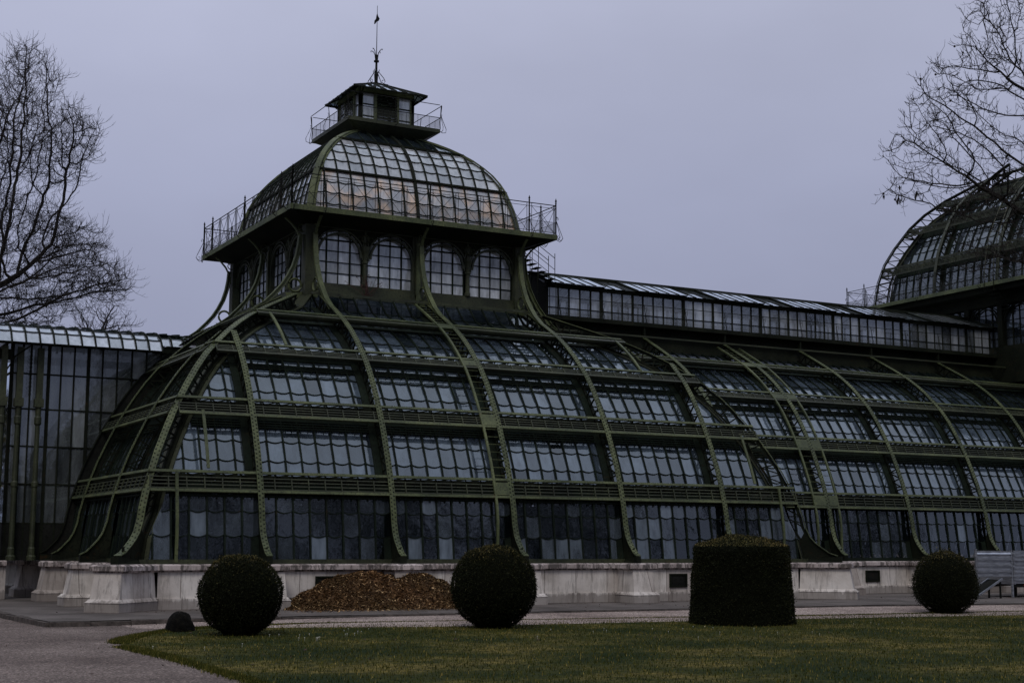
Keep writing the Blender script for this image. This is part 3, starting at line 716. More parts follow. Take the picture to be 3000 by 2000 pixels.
# ---- gallery
GH = 6.18
mb = MB()
mb.box(-GH, GH, H-GH, H+GH, 15.60, 15.70); mb.build('gallery_deck', M['iron_mid'], PH)
mb = MB()
for k in range(4):
    f = F(k, 0, H, GH, GH); mb.cm = 1; mb.hexa([f(u, d, z) for z in (15.48, 15.70) for d in (-.03, .0) for u in (-GH-.0, GH+.0)]); mb.cm = 0
    mb.hexa([f(-GH+.1, .1, 15.52), f(GH-.1, .1, 15.52), f(-GH+1.25, 1.25, 15.15), f(GH-1.25, 1.25, 15.15), f(-GH+.1, .1, 15.595), f(GH-.1, .1, 15.595), f(-GH+1.25, 1.25, 15.595), f(GH-1.25, 1.25, 15.595)])
mb.build('cornice', [M['iron_dark'], M['iron']], PH)
def gallery_rail(k, hx, hy, cx, cy, zf, posts, zr=1.32, name='railing', parent=None):
    f = F(k, cx, cy, hx, hy); h = hx if k in (0, 2) else hy; mb = MB(); zt = zf+zr; T = lambda a, b, r=.015: mb.tube([f(*a), f(*b)], r, 5)
    T((-h, 0, zt), (h, 0, zt), .022); T((-h, 0, zt-.14), (h, 0, zt-.14), .012); T((-h, 0, zf+.08), (h, 0, zf+.08), .014); T((-h, 0, zf+.55), (h, 0, zf+.55), .010)
    for a, b in zip(posts[:-1], posts[1:]):
        n = max(1, int(round((b-a)/1.21))); w = (b-a)/n
        for i in range(n):
            u0, u1 = a+i*w, a+(i+1)*w
            if n > 1 or b-a > 1:
                for uu in (u0+.12, u1-.12): T((uu, 0, zf), (uu, 0, zt), .013)
                T((u0+.12, 0, zf+.08), (u1-.12, 0, zt-.14), .010); T((u0+.12, 0, zt-.14), (u1-.12, 0, zf+.08), .010)
                if i > 0: T((u0, 0, zf), (u0, 0, zt), .013)
            else: T((u0+w/2, 0, zf), (u0+w/2, 0, zt), .012); T((u0, 0, zt-.2), (u1, 0, zf+.1), .009); T((u0, 0, zf+.1), (u1, 0, zt-.2), .009)
    for u in posts:
        T((u, 0, zf-.1), (u, 0, zt+.1), .032)
        mb.tube([f(u, 0, zt+q) for q in (.08, .11, .15, .20, .25, .33)], [.02, .045, .022, .05, .03, .006], 8)
        mb.tube([f(u, -.02, zf+.75), f(u, -.10, zf+.80), f(u, -.14, zf+.72), f(u, -.09, zf+.66)], .012, 4)
        mb.tube([f(u, -.03, zf+.62), f(u, -.30, zf+.02), f(u, -.36, zf-.12), f(u, -.28, zf-.24), f(u, -.17, zf-.20), f(u, -.16, zf-.10), f(u, -.24, zf-.08)], .014, 4)
        mb.tube([f(u, -.36, zf-.12), f(u, -.2, zf-.30), f(u, 0, zf-.20)], .014, 4)
    o = mb.build(name, M['black'], parent or PH)
    wm = MB(); wm.poly([f(-h, .005, zf+.08), f(h, .005, zf+.08), f(h, .005, zf+.55), f(-h, .005, zf+.55)]); wm.build('wire_mesh', M['wire'], o)
for k in range(4): gallery_rail(k, GH-.03, GH-.03, 0, H, 15.70, [-GH+.03, -4.8, 0, 4.8, GH-.03])
# ---- dome above the gallery
DP = [(0, 15.70), (.04, 16.05), (.12, 16.5), (.22, 16.95), (.34, 17.35), (.48, 17.78), (.68, 18.2), (.92, 18.6), (1.2, 18.95), (1.55, 19.32), (1.95, 19.66), (2.35, 19.95), (2.75, 20.2), (3.2, 20.45), (3.6, 20.65)]
DP = [(a+.03, b) for a, b in DP]; DPf = Prof(DP); DH = 4.98
for k in range(4):
    f = F(k, 0, H, DH, DH)
    hc = [lambda u, s: (DH-DPf.at(s)[0]-.12)-u, lambda u, s: (DH-DPf.at(s)[0]-.12)+u]
    zl = [(15.72, 17.72, 4, .5, 1.0), (17.80, 19.58, 4, .3, .9), (19.66, 20.6, 1, .0, .3)]
    for (za, zb_, nr, lo, hi) in zl:
        gm, bm = MB(), MB()
        glazing(f, DPf, -4.8, 4.8, 16, DPf.sz(za), DPf.sz(zb_), nr, gm, bm, hc, lo=lo, hi=hi, scallop=.07)
        g = gm.build('dome_glazing', M['dome_glass'] if zb_ < 18 and k == 0 else (M['dome_glass_grey'] if zb_ < 20 else M['glass']), PH); bm.build('glazing_bars', M['bars'], g)
    mb = MB()
    for z in (17.76, 19.62):
        q = DPf.at(DPf.sz(z)); w_ = DH-q[0]; mb.bar(f(-w_, q[0]-.03, q[1]), f(w_, q[0]-.03, q[1]), .16, .09, f(0, 0, 1)-f(0, 0, 0))
    pts = [f(0, p[0]-.03, p[1]) for p in DP]; nn = []
    for i in range(len(DP)): a, b = DP[max(0, i-1)], DP[min(len(DP)-1, i+1)]; nn.append((f(0, -(b[1]-a[1]), b[0]-a[0])-f(0, 0, 0)).normalized())
    mb.strip(pts, f(1, 0, 0)-f(0, 0, 0), .14, nn, .09); mb.build('dome_purlin', M['iron_dark'], PH)
for k in range(4):
    f = hipframe(k, cx=0, cy=H, hx=DH, hy=DH); mb = MB(); nn = []
    for i in range(len(DP)): a, b = DP[max(0, i-1)], DP[min(len(DP)-1, i+1)]; nn.append((f(0, -(b[1]-a[1]), b[0]-a[0])-f(0, 0, 0)).normalized())
    mb.strip([f(0, p[0]-.02, p[1]) for p in DP], f(1, 0, 0)-f(0, 0, 0), .24, nn, .07); mb.strip([f(0, p[0]+.06, p[1]) for p in DP], f(1, 0, 0)-f(0, 0, 0), .40, nn, .03)
    mb.build('dome_hip', M['iron'] if k != 9 else M['iron'], PH)
# ---- lantern and upper gallery
g2 = 2.27
mb = MB(); mb.box(-g2, g2, H-g2, H+g2, 20.80, 20.97)
b = len(mb.v); lo_, hi_ = 1.55, 2.2
mb.hexa([(-lo_, H-lo_, 20.45), (lo_, H-lo_, 20.45), (-lo_, H+lo_, 20.45), (lo_, H+lo_, 20.45), (-hi_, H-hi_, 20.797), (hi_, H-hi_, 20.797), (-hi_, H+hi_, 20.797), (hi_, H+hi_, 20.797)])
mb.build('upper_gallery_deck', M['iron_mid'], PH)
for k in range(4):
    f = F(k, 0, H, g2, g2); mb = MB(); o_ = -.06
    for z, oo in ((21.50, 0.0), (22.08, -.07)): mb.tube([f(-g2-oo, oo, z), f(g2+oo, oo, z)], .018, 5)
    for u in (-g2, 0, g2):
        mb.tube([f(u, 0, 20.97), f(u, .03, 21.3), f(u, -.03, 21.7), f(u, -.07, 22.08)], .017, 5)
        mb.tube([f(u, -.02, 21.62), f(u, -.08, 21.66), f(u, -.05, 21.56), f(u, -.16, 21.3), f(u, -.30, 21.0), f(u, -.28, 20.84), f(u, -.12, 20.80), f(u, 0, 20.86)], .014, 5)
    for q in range(1, 8): mb.tube([f(-g2+q*g2/4, 0, 20.97), f(-g2+q*g2/4, 0, 21.50)], .008, 4)
    o = mb.build('upper_railing', M['black'], PH)
    wm = MB(); wm.poly([f(-g2, .005, 21.0), f(g2, .005, 21.0), f(g2, .005, 21.5), f(-g2, .005, 21.5)]); wm.build('wire_mesh', M['wire'], o)
la = 1.33
for k in range(4):
    f = F(k, 0, H, la, la); mb = MB()
    mb.hexa([f(u, d, z) for z in (20.97, 22.7) for d in (-.03, .12) for u in (-la-.03, -la+.14)]); mb.hexa([f(u, d, z) for z in (20.97, 22.7) for d in (-.03, .12) for u in (la-.14, la+.03)])
    for u in (-.55, .55): mb.hexa([f(v, d, z) for z in (20.97, 22.6) for d in (-.0, .12) for v in (u-.07, u+.07)])
    mb.hexa([f(u, d, z) for z in (22.5, 22.72) for d in (-.035, .13) for u in (-la, la)])
    mb.build('lantern_post', M['iron'], PH)
    gm, bm = MB(), MB()
    for a, b in ((-la+.14, -.62), (.62, la-.14)):
        for z0, z1 in ((20.97, 21.40), (21.40, 21.95), (21.95, 22.5)): gm.poly([f(a, .08, z0), f(b, .08, z0), f(b, .08, z1), f(a, .08, z1)], random.uniform(.5, 1)); bm.bar(f(a, .07, z1), f(b, .07, z1), .04, .05)
    gm.poly([f(-.5, .08, 20.97), f(.5, .08, 20.97), f(.5, .08, 21.25), f(-.5, .08, 21.25)], .6); bm.bar(f(0, .07, 20.97), f(0, .07, 21.25), .05, .05, (1, 0, 0))
    g = gm.build('lantern_window', M['window_glass'], PH); bm.build('window_frame', M['bars'], g)
    mb = MB()
    for q in range(9): z = 21.30+q*.135; mb.hexa([f(-.5, -.06, z), f(.5, -.06, z), f(-.5, .08, z+.12), f(.5, .08, z+.12), f(-.5, -.06, z+.025), f(.5, -.06, z+.025), f(-.5, .08, z+.145), f(.5, .08, z+.145)])
    mb.build('louvre', M['iron_dark'], PH)
    gm, bm = MB(), MB(); ea = 1.80; f2 = F(k, 0, H, ea, ea)
    n = 7
    for i in range(n):
        u0, u1 = -ea+2*ea*i/n, -ea+2*ea*(i+1)/n
        poly = clip(clip([(u0, 0), (u1, 0), (u1, ea-.12), (u0, ea-.12)], lambda u, s: ea-s-u), lambda u, s: ea-s+u)
        if len(poly) > 2: gm.poly([f2(u, s, 22.58+.87*s/ea) for u, s in poly], random.uniform(.2, .9))
    for i in range(n+1):
        u = -ea+2*ea*i/n; s = ea-abs(u); bm.bar(f2(u, -.03, 22.58), f2(u, s, 22.60+.87*s/ea), .045, .06)
    bm.bar(f2(-ea, 0, 22.56), f2(ea, 0, 22.56), .07, .06); bm.bar(f2(-ea, 0, 22.60), f2(0, ea, 23.46), .08, .06)
    for u in (-la, la): bm.bar(f2(u, 0.02, 22.54), f2(u, .47, 22.3), .04, .04)
    g = gm.build('lantern_roof', M['canopy_glass'], PH); bm.build('glazing_bars', M['iron_dark'], g)
# spire
mb = MB(); Z = lambda z: (0, H, z)
mb.tube([Z(23.35), Z(23.5), Z(23.52), Z(23.9), Z(24.45), Z(24.47), Z(24.53), Z(24.55), Z(24.80)], [.10, .09, .07, .06, .055, .13, .13, .07, .10], 8)
mb.tube([Z(24.75), Z(27.22)], [.022, .012], 5)
for i in range(4):
    a = i*math.pi/2+.6; c, s = math.cos(a), math.sin(a); A = lambda r, z: (r*c, H+r*s, z)
    mb.tube([A(.05, 24.6), A(.09, 24.82), A(.16, 24.97), A(.27, 25.05), A(.33, 25.04), A(.31, 24.99)], .018, 5)
    mb.tube([A(.07, 23.4), A(.10, 23.9), A(.17, 24.02), A(.16, 24.08)], .016, 5)
    mb.tube([A(.10, 24.0), A(.42, 23.62), A(.50, 23.45), A(.42, 23.36), A(.32, 23.42), A(.33, 23.52), A(.40, 23.52)], .018, 5)
    mb.tube([A(.42, 23.36), A(.55, 23.30), A(.66, 23.27), A(.70, 23.20), A(.62, 23.18)], .016, 5)
sp = mb.build('spire', M['black'], PH)
mb = MB(); t = .02
for P in ([(0, 26.85), (.05, 26.72), (.16, 26.62), (.10, 26.50), (-.04, 26.42), (-.12, 26.30), (-.20, 26.26), (-.18, 26.44), (-.08, 26.56), (-.05, 26.72)],):
    A_ = [(x*.9, H+x*.4-t, z) for x, z in P]; B_ = [(x*.9, H+x*.4+t, z) for x, z in P]
    mb.poly(A_); mb.poly(B_[::-1])
    for i in range(len(P)): j = (i+1) % len(P); mb.poly([A_[i], A_[j], B_[j], B_[i]])
mb.build('weather_vane', M['black'], sp)
# small stair from the gallery down to the hall roof
mb = MB()
for y in (12.2, 12.8):
    mb.tube([(6.2, y, 16.75), (8.24, y, 15.50)], .018, 5); mb.tube([(6.2, y, 16.2), (8.24, y, 14.95)], .014, 5)
    for x in (6.9, 7.35, 8.24): mb.tube([(x, y, 16.0-(x-7.2)*.6+.35), (x, y, 14.4)], .018, 5)
    mb.tube([(7.3, y, 15.0), (7.3, y, 12.8)], .02, 5); mb.tube([(8.3, y, 14.4), (8.3, y, 12.8)], .02, 5)
for i in range(8): mb.box(6.5+i*.25, 6.78+i*.25, 12.2, 12.8, 15.45-i*.16, 15.48-i*.16)
mb.poly([(7.0, 12.3, 14.8), (8.3, 12.0, 14.4), (8.3, 14.6, 15.15), (7.0, 14.6, 15.15)])
mb.build('stair', M['iron_dark'], PH)
# dried creeper on the drum sill
mb = MB()
for i in range(26):
    x = random.gauss(-2.35, .45); z = 12.75+abs(random.gauss(0, .28)); p = Vector((x, 9.55, z))
    mb.tube([(-2.35+random.uniform(-.2, .2), 9.6, 12.3), (x*.6-2.35*.4, 9.52, (z+12.3)/2+.1), p], .008, 3, False)
    a = random.uniform(0, 6); q = Vector((math.cos(a)*.035, 0, math.sin(a)*.045)); r_ = Vector((-q.z*.6, .02, q.x*.6)); mb.poly([p-q, p+r_, p+q, p-r_])
o = mb.build('dried_creeper', M['dead']); tag(o, 'sparse dried red-brown creeper clinging to the sill under the arched windows', 'creeper')
# ---- central pavilion (far right)
CX, CHX = 44.85, 7.65; CY = H
CPo = [(0, 16.9), (.08, 17.6), (.2, 18.46), (.5, 19.6), (.95, 20.6), (1.65, 21.85), (2.3, 22.68), (3.2, 23.5), (4.2, 24.2), (5.1, 24.75), (5.9, 25.08), (6.7, 25.35)]
CPi = offset(CPo, .62); CPi[0] = (.62, 16.9)
CPf = Prof([(a+.05, b) for a, b in CPi]); CPof = Prof(CPo)
for k in (1, 0, 2, 3):
    f = F(k, CX, CY, CHX, CHX); nm = k in (0, 1)
    hc = [lambda u, s: (CHX-CPf.at(s)[0]-.15)-u, lambda u, s: (CHX-CPf.at(s)[0]-.15)+u]
    for i in range(3):
        gm, bm = MB(), MB(); u0, u1 = -7.35+4.9*i, -7.35+4.9*(i+1)
        for za, zb_, nr in ((16.95, 19.1, 3), (19.35, 21.6, 3), (21.85, 23.2, 2), (23.4, 25.0, 2)):
            glazing(f, CPf, u0, u1, 8, CPf.sz(za), CPf.sz(zb_), nr, gm, bm, hc, lo=.2, hi=.9)
        g = gm.build('dome_glazing', M['dark_glass'], PH); bm.build('glazing_bars', M['bars'], g)
    for u in (-2.45, 2.45): rib(f, u, CPo, CPi, 'rib', PH, gus=False, rivets=False, fm='iron_mid')
    mb = MB()
    for z in (19.25, 21.7, 23.3):
        q = CPof.at(CPof.sz(z)); w_ = CHX-q[0]; gi = CPf.at(CPf.sz(z-.1)); nn = f(0, q[2], q[3])-f(0, 0, 0)
        mb.bar(f(-w_, q[0]+.03, z), f(w_, q[0]+.03, z), .06, .12)
        for j in range(4): a = CPof.at(CPof.sz(z)-.12-.11*j); mb.bar(f(-w_, a[0]+.05, a[1]), f(w_, a[0]+.05, a[1]), .03, .035 if j < 3 else .10)
        n = 24
        for j in range(n+1):
            u = -w_+2*w_*j/n; a = CPof.at(CPof.sz(z)-.48); mb.bar(f(u, q[0]+.04, z-.05), f(u, a[0]+.05, a[1]), .03, .03)
            if j < n: mb.bar(f(u, q[0]+.08, z-.05), f(u+w_/n, gi[0]-.1, z-.1), .035, .035); mb.bar(f(u+w_/n, gi[0]-.1, z-.1), f(u+2*w_/n, q[0]+.08, z-.05), .035, .035)
        mb.bar(f(-w_+.6, gi[0]-.04, gi[1]), f(w_-.6, gi[0]-.04, gi[1]), .12, .22)
    mb.build('dome_walkway', M['iron_mid'], PH)
    # walls of the central drum
    DW = CHX-.2; f = F(k, CX, CY, DW, DW)
    for i in range(6):
        gm, bm = MB(), MB(); uc = -DW+DW*2*(i+.5)/6; a, b = uc-1.0, uc+1.0
        for ii in range(4):
            for jj in range(5):
                p, q = a+.5*ii, a+.5*ii+.5; z0, z1 = 13.3+.48*jj, 13.78+.48*jj
                gm.poly([f(p, .14, z0), f(q, .14, z0), f(q, .14, z1), f(p, .14, z1)], random.uniform(.1, .8))
        for ii in range(5): bm.bar(f(a+.5*ii, .12, 13.3), f(a+.5*ii, .12, 15.7), .07 if ii in (1, 3) else .035, .06, f(0, 1, 0)-f(0, 0, 0))
        for jj in range(6): bm.bar(f(a, .12, 13.3+.48*jj), f(b, .12, 13.3+.48*jj), .05, .035)
        for rr in (.98, 1.12): bm.strip([f(uc+rr*math.cos(math.pi*q/12), -.02, 14.6+rr*math.sin(math.pi*q/12)) for q in range(13)], f(0, 1, 0)-f(0, 0, 0), .1, [(f(math.cos(math.pi*q/12), 0, math.sin(math.pi*q/12))-f(0, 0, 0)) for q in range(13)], .05)
        g = gm.build('arched_window', M['dark_glass'], PH); bm.build('window_frame', M['iron_dark'], g)
    mb = MB(); mb.hexa([f(u, d, z) for z in (11.2, 13.3) for d in (-.1, .12) for u in (-DW, DW)]); mb.hexa([f(u, d, z) for z in (15.7, 16.3) for d in (-.15, .12) for u in (-DW, DW)])
    for i in range(7): u = -DW+DW*2*i/6; mb.hexa([f(u+v, d, z) for z in (13.3, 15.7) for d in (-.12, .12) for v in (-.18, .18)])
    mb.build('sill_wall', M['iron_dark'], PH)
for k in (0, 1, 2, 3): rib(hipframe(k, cx=CX, cy=CY, hx=CHX, hy=CHX), 0, CPo, CPi, 'hip_rib', PH, w=.26, gus=False, rivets=False, fm='iron_mid', step=.5)
for k in (0, 1, 2, 3):
    f = hipframe(k, cx=CX, cy=CY, hx=CHX, hy=CHX); P = [(p[0]+.03, p[1]) for p in CPf.P]; nn = []; mb = MB()
    for j in range(len(P)): a_, b_ = P[max(0, j-1)], P[min(len(P)-1, j+1)]; nn.append((f(0, -(b_[1]-a_[1]), b_[0]-a_[0])-f(0, 0, 0)).normalized())
    mb.strip([f(0, *p) for p in P], f(1, 0, 0)-f(0, 0, 0), .62, nn, .06); mb.build('hip_plate', M['iron_mid'], PH)
for k in (0, 1):
    f = F(k, CX, CY, CHX, CHX)
    for u in (-2.45, 2.45):
        P = [(p[0]-.02, p[1]) for p in CPf.P]; nn = []; mb = MB()
        for j in range(len(P)): a_, b_ = P[max(0, j-1)], P[min(len(P)-1, j+1)]; nn.append((f(0, -(b_[1]-a_[1]), b_[0]-a_[0])-f(0, 0, 0)).normalized())
        mb.strip([f(u, *p) for p in P], f(1, 0, 0)-f(0, 0, 0), .42, nn, .06); mb.build('rib_plate', M['bars'], PH)
    mb = MB()
    for z in (19.0, 21.35, 23.1):
        q = CPf.at(CPf.sz(z)); w_ = CHX-q[0]-.2; mb.bar(f(-w_, q[0]-.01, q[1]), f(w_, q[0]-.01, q[1]), .08, .62, f(0, q[3], -q[2])-f(0, 0, 0))
    mb.build('dome_purlin', M['bars'], PH)
cg = CHX+1.15
mb = MB(); mb.box(CX-cg, CX+cg, CY-cg, CY+cg, 16.62, 16.78); mb.box(CX-cg+.3, CX+cg-.3, CY-cg+.3, CY+cg-.3, 16.30, 16.617); mb.build('gallery_deck', M['iron_dark'], PH)
mb = MB(); mb.box(CX-cg-.03, CX-cg, CY-cg, CY+cg, 16.58, 16.80); mb.box(CX-cg, CX+cg, CY-cg-.03, CY-cg, 16.58, 16.80); mb.build('cornice', M['iron'], PH)
for k in (0, 1, 2): gallery_rail(k, cg-.03, cg-.03, CX, CY, 16.78, [-cg+.03, -7.2, -2.45, 2.45, 7.2, cg-.03], zr=1.2)
mb = MB(); mb.box(CX-1.2, CX+1.2, CY-1.2, CY+1.2, 25.0, 25.36); mb.build('dome_cap', M['iron_mid'], PH)
# ladder and stair of the central dome
f = F(1, CX, CY, CHX, CHX); mb = MB()
for u in (1.55, 2.2):
    P = resample(CPo[:9], .4); mb.tube([f(u, p[0]-.05, p[1]) for p in P], .03, 4)
for p in resample(CPo[:9], .33): mb.tube([f(1.55, p[0]-.05, p[1]), f(2.2, p[0]-.05, p[1])], .015, 4)
mb.build('access_ladder', M['iron_mid'], PH)
mb = MB()
for y in (11.3, 12.0):
    for dz_ in (0, .55): mb.tube([(36.0, y, 16.9+dz_), (38.0, y-.0, 15.2+dz_)], .022, 5)
    for q in range(5): mb.tube([(36.0+q*.5, y, 16.3-.42*q), (36.0+q*.5, y, 17.45-.42*q)], .022, 5)
for q in range(10): mb.box(35.9+q*.22, 36.1+q*.22, 11.3, 12.0, 16.5-.19*q, 16.54-.19*q)
mb.build('stair', M['iron_dark'], PH)
# roof apron from the front skirt up to the central drum, and the far end wall
mb = MB(); q = GL.at(GL.L[-1]-.05)
mb.hexa([(38.0, YL+q[0], q[1]-.10), (XE, YL+q[0], q[1]-.10), (38.0, 13.0, 12.3), (XE, 13.0, 12.3), (38.0, YL+q[0], q[1]-.02), (XE, YL+q[0], q[1]-.02), (38.0, 13.0, 12.4), (XE, 13.0, 12.4)])
mb.hexa([(38.0, 10.2, 11.9), (48, 10.2, 11.9), (38.0, 12.8, 11.9), (48, 12.8, 11.9), (38.0, 10.0, 13.35), (48, 10.0, 13.35), (38.0, 12.8, 14.1), (48, 12.8, 14.1)])
P = [(XE, YL+d, z) for d, z in GL.P]; mb.poly([(XE, YL+1, 1.4)]+P+[(XE, H, 12.1), (XE, 2*H-YL-1, 1.4)])
mb.build('lower_roof', M['iron_dark'], PH)
# ---- plinth: wall, piers, vents
def plinth_wall(f, ua, ub, name='plinth_wall'):
    mb = MB(); mb.cm = 0
    mb.hexa([f(u, d, z) for z in (-.15, .36) for d in (.77, 1.6) for u in (ua, ub)])
    mb.hexa([f(u, d, z) for z in (.36, 1.20) for d in (.82, 1.6) for u in (ua, ub)])
    o = mb.build(name, M['stone'], PH)
    mb = MB(); mb.hexa([f(u, d, z) for z in (1.20, 1.26) for d in (.78, 1.6) for u in (ua, ub)])
    mb.hexa([f(u, d, z) for z in (1.26, 1.40) for d in (.68, 1.6) for u in (ua, ub)])
    mb.hexa([f(ua, .68, 1.40), f(ub, .68, 1.40), f(ua, 1.6, 1.40), f(ub, 1.6, 1.40), f(ua, .76, 1.45), f(ub, .76, 1.45), f(ua, 1.6, 1.45), f(ub, 1.6, 1.45)])
    mb.build('coping', M['coping'], o)
def pier(f, u, hw=.46, back=.82, name='pier', tip=0):
    "battered stone pier; d runs inward"
    mb = MB()
    def blk(z0, w0, d0, z1, w1, d1): mb.hexa([f(u-w0, d0, z0), f(u+w0, d0, z0), f(u-w0, back, z0), f(u+w0, back, z0), f(u-w1, d1, z1), f(u+w1, d1, z1), f(u-w1, back, z1), f(u+w1, back, z1)])
    t = tip
    blk(-.15, hw+.11, -.56-t, .29, hw+.10, -.55-t); blk(.29, hw+.12, -.57-t, .34, hw+.08, -.50-t); blk(.34, hw+.08, -.50-t, .40, hw+.04, -.44-t)
    blk(.40, hw+.02, -.40-t, 1.20, hw-.03, -.26-t)
    o = mb.build(name, M['stone'], PH); mb = MB()
    blk(1.20, hw+.02, -.26-t, 1.26, hw+.04, -.28-t); blk(1.26, hw+.12, -.36-t, 1.40, hw+.12, -.36-t); blk(1.40, hw+.12, -.36-t, 1.453, hw+.04, -.28-t)
    mb.build('coping', M['coping'], o)
for k in (0, 1, 3, 2):
    f = F(k); plinth_wall(f, -H+.82, H-.82)
    for i in range(5):
        if k == 1 and i in (0, 1): pass
        pier(f, (i-2)*B)
for k in (0, 1, 2): 
    g_ = hipframe(k); fd = (lambda g: (lambda u, d, z: g(0, d*.7071, z)+(g(1, 0, 0)-g(0, 0, 0))*u))(g_)
    pier(fd, 0, hw=.5, back=1.9, tip=.05)
plinth_wall(fL, H-.82, XE+.4)
for x in XK[1:]: pier(fL, x)
def vent(f, ua, ub):
    mb = MB()
    for (a, b, c, d_) in ((ua, ub, .98, 1.04), (ua, ub, .52, .58), (ua, ua+.07, .58, .98), (ub-.07, ub, .58, .98)): mb.hexa([f(u, d, z) for z in (c, d_) for d in (.765, .86) for u in (a, b)])
    o = mb.build('vent', M['iron_dark'], PH); mb = MB(); mb.hexa([f(u, d, z) for z in (.575, .985) for d in (.80, .84) for u in (ua+.06, ub-.06)])
    mb.hexa([f(u, d, z) for z in (.66, .92) for d in (.79, .815) for u in (ua+.14, ub-.14)]); mb.build('grille', M['black'], o)
vent(F(0), 6.73, 7.55); vent(F(0), -7.70, -6.88); vent(lambda u, d, z: Vector((u, YL+d, z)), 20.12, 20.95)
# interior floor and dark planting that the panes look into
mb = MB(); mb.box(-13.5, 13.5, 1.2, 28.1, 1.30, 1.42); mb.box(13.5, XE, YL+1.2, 2*H-YL-1.2, 1.30, 1.42); mb.build('interior_floor', M['floor'], PH)
# back slope of the link hall (plain)
mb = MB(); bm = MB(); fB = lambda u, d, z: Vector((-u, 2*H-YL-d, z)); glazing(fB, GL, -XE, -13.5, 56, GL.sz(1.6), GL.L[-1], 8, mb, bm, skip_arc=True); g = mb.build('rear_glazing', M['glass'], PH); bm.build('glazing_bars', M['bars'], g)
# ---- vestibule on the left with curved glass canopy
VX0, VX1, VY = -16.05, -8.8, 12.26
gm, bm = MB(), MB()
zz = [2.85, 4.35, 5.80, 7.25, 8.62, 9.9]
xs = [VX0+.08, -15.6, -15.3, -14.95, -14.62, -14.15, -13.65, -13.10]+[-12.55+.58*i for i in range(7)]
for a, b in zip(xs[:-1], xs[1:]):
    for c, d in zip(zz[:-1], zz[1:]):
        gm.poly([(a, VY, c), (b, VY, c), (b, VY, d), (a, VY, d)], random.uniform(.0, .8))
for i, a in enumerate(xs): t = .12 if i in (4, 7) else .055; bm.box(a-t/2, a+t/2, VY-.05, VY+.05, 1.6, 9.9)
for z in zz: bm.box(VX0, xs[-1], VY-.035, VY+.035, z-.03, z+.03)
for a, b in ((12.2, 13.4), (13.4, 14.65), (14.65, 15.9), (15.9, 17.1)):
    for c, d in zip(zz[:-1], zz[1:]): gm.poly([(VX0, a, c), (VX0, b, c), (VX0, b, d), (VX0, a, d)], random.uniform(0, .5)); bm.box(VX0-.04, VX0+.04, a-.03, a+.03, c, d)
for c in zz: bm.box(VX0-.04, VX0+.04, 12.2, 17.1, c-.03, c+.03)
gm.poly([(VX0, 17.1, 1.6), (VX1, 17.1, 1.6), (VX1, 17.1, 9.9), (VX0, 17.1, 9.9)], .5)
g = gm.build('vestibule_window', M['vestibule_glass'], PH); bm.build('window_frame', M['iron_dark'], g)
mb = MB(); mb.box(VX0, -9, VY-.03, VY+.05, 1.45, 2.82); mb.box(VX0-.04, VX0+.04, 12.2, 17.1, 1.45, 2.82); mb.build('vestibule_panel', M['black'], PH)
# porch columns
def porch_column(x, y, r=.105, cap=True):
    mb = MB(); pr = [(1.45, r*1.7), (1.6, r*1.7), (1.65, r*1.3), (1.9, r*1.3), (1.95, r), (4.2, r*.95), (4.25, r*1.25), (4.4, r*1.25), (4.45, r*.95), (6.6, r*.85), (6.65, r*1.3), (6.9, r*1.3), (6.95, r*1.0), (7.3, r*1.1)]
    mb.tube([(x, y, z) for z, q in pr], [q for z, q in pr], 10); mb.box(x-r*1.6, x+r*1.6, y-r*1.6, y+r*1.6, 7.30, 7.62); mb.box(x-r*1.1, x+r*1.1, y-r*1.1, y+r*1.1, 7.62, 9.6)
    mb.build('porch_column', M['iron_mid'], PH)
for x, y in ((-15.0, 11.95), (-15.75, 11.95), (-16.35, 11.95), (-16.95, 11.95), (-20.5, 12.0), (-19.0, 17.2)): porch_column(x, y)
mb = MB(); mb.box(-22, VX0, 11.95, 12.1, 9.1, 9.5)
for i in range(12):
    for sg in (-1, 1): mb.ring((-16.63, 12.0, 4.6+i*.36), .10, .02, (0, 1, 0), 8)
    mb.ring((-15.35, 12.0, 7.8+i*.15), .05, .012, (0, 1, 0), 8)
mb.ring((-17.6, 12.0, 8.75), .32, .03, (0, 1, 0), 12); mb.tube([(-17.2, 12, 7.8), (-17.3, 12, 8.6), (-17.9, 12, 9.1)], .03, 4); mb.tube([(-16.3, 11.9, 8.6), (-16.0, 11.7, 9.2), (-15.5, 11.4, 9.6)], .03, 4)
mb.build('porch_frieze', M['iron_dark'], PH)
mb = MB(); fv = lambda u, d, z: Vector((u, 11.1+d, z)); 
plinth_wall(fv, -22, -15.9)
# curved canopy
CA = [(11.15, 9.70), (11.24, 9.86), (11.40, 10.06), (11.62, 10.24), (11.90, 10.38), (12.25, 10.50), (12.7, 10.58), (13.6, 10.68), (14.65, 10.72)]
gm, bm = MB(), MB(); x = -22.0; fc = lambda u, d, z: Vector((u, d, z))
CPr = Prof([(a, b) for a, b in CA])
nx = 22
glazing(fc, CPr, -22.01, -10.46, nx, 0, 1.75, 3, gm, bm, lo=.3, hi=1.0, scallop=.03)
glazing(fc, CPr, -22.01, -8.9, nx+3, 1.75, CPr.L[-1], 2, gm, bm, lo=.3, hi=1.0, scallop=.02)
CI = Prof([(11.98, 10.02), (12.06, 10.18), (12.22, 10.32), (12.48, 10.44), (12.9, 10.52)])
glazing(fc, CI, -10.40, -8.3, 4, 0, CI.L[-1], 2, gm, bm, lo=.5, hi=1.0, scallop=.02)
cbk = Prof([(2*H-a, b) for a, b in CA[::-1]])
for (a, b) in zip(CA[:-1], CA[1:]): gm.poly([(-22, 2*H-a[0], a[1]), (-9, 2*H-a[0], a[1]), (-9, 2*H-b[0], b[1]), (-22, 2*H-b[0], b[1])], .6)
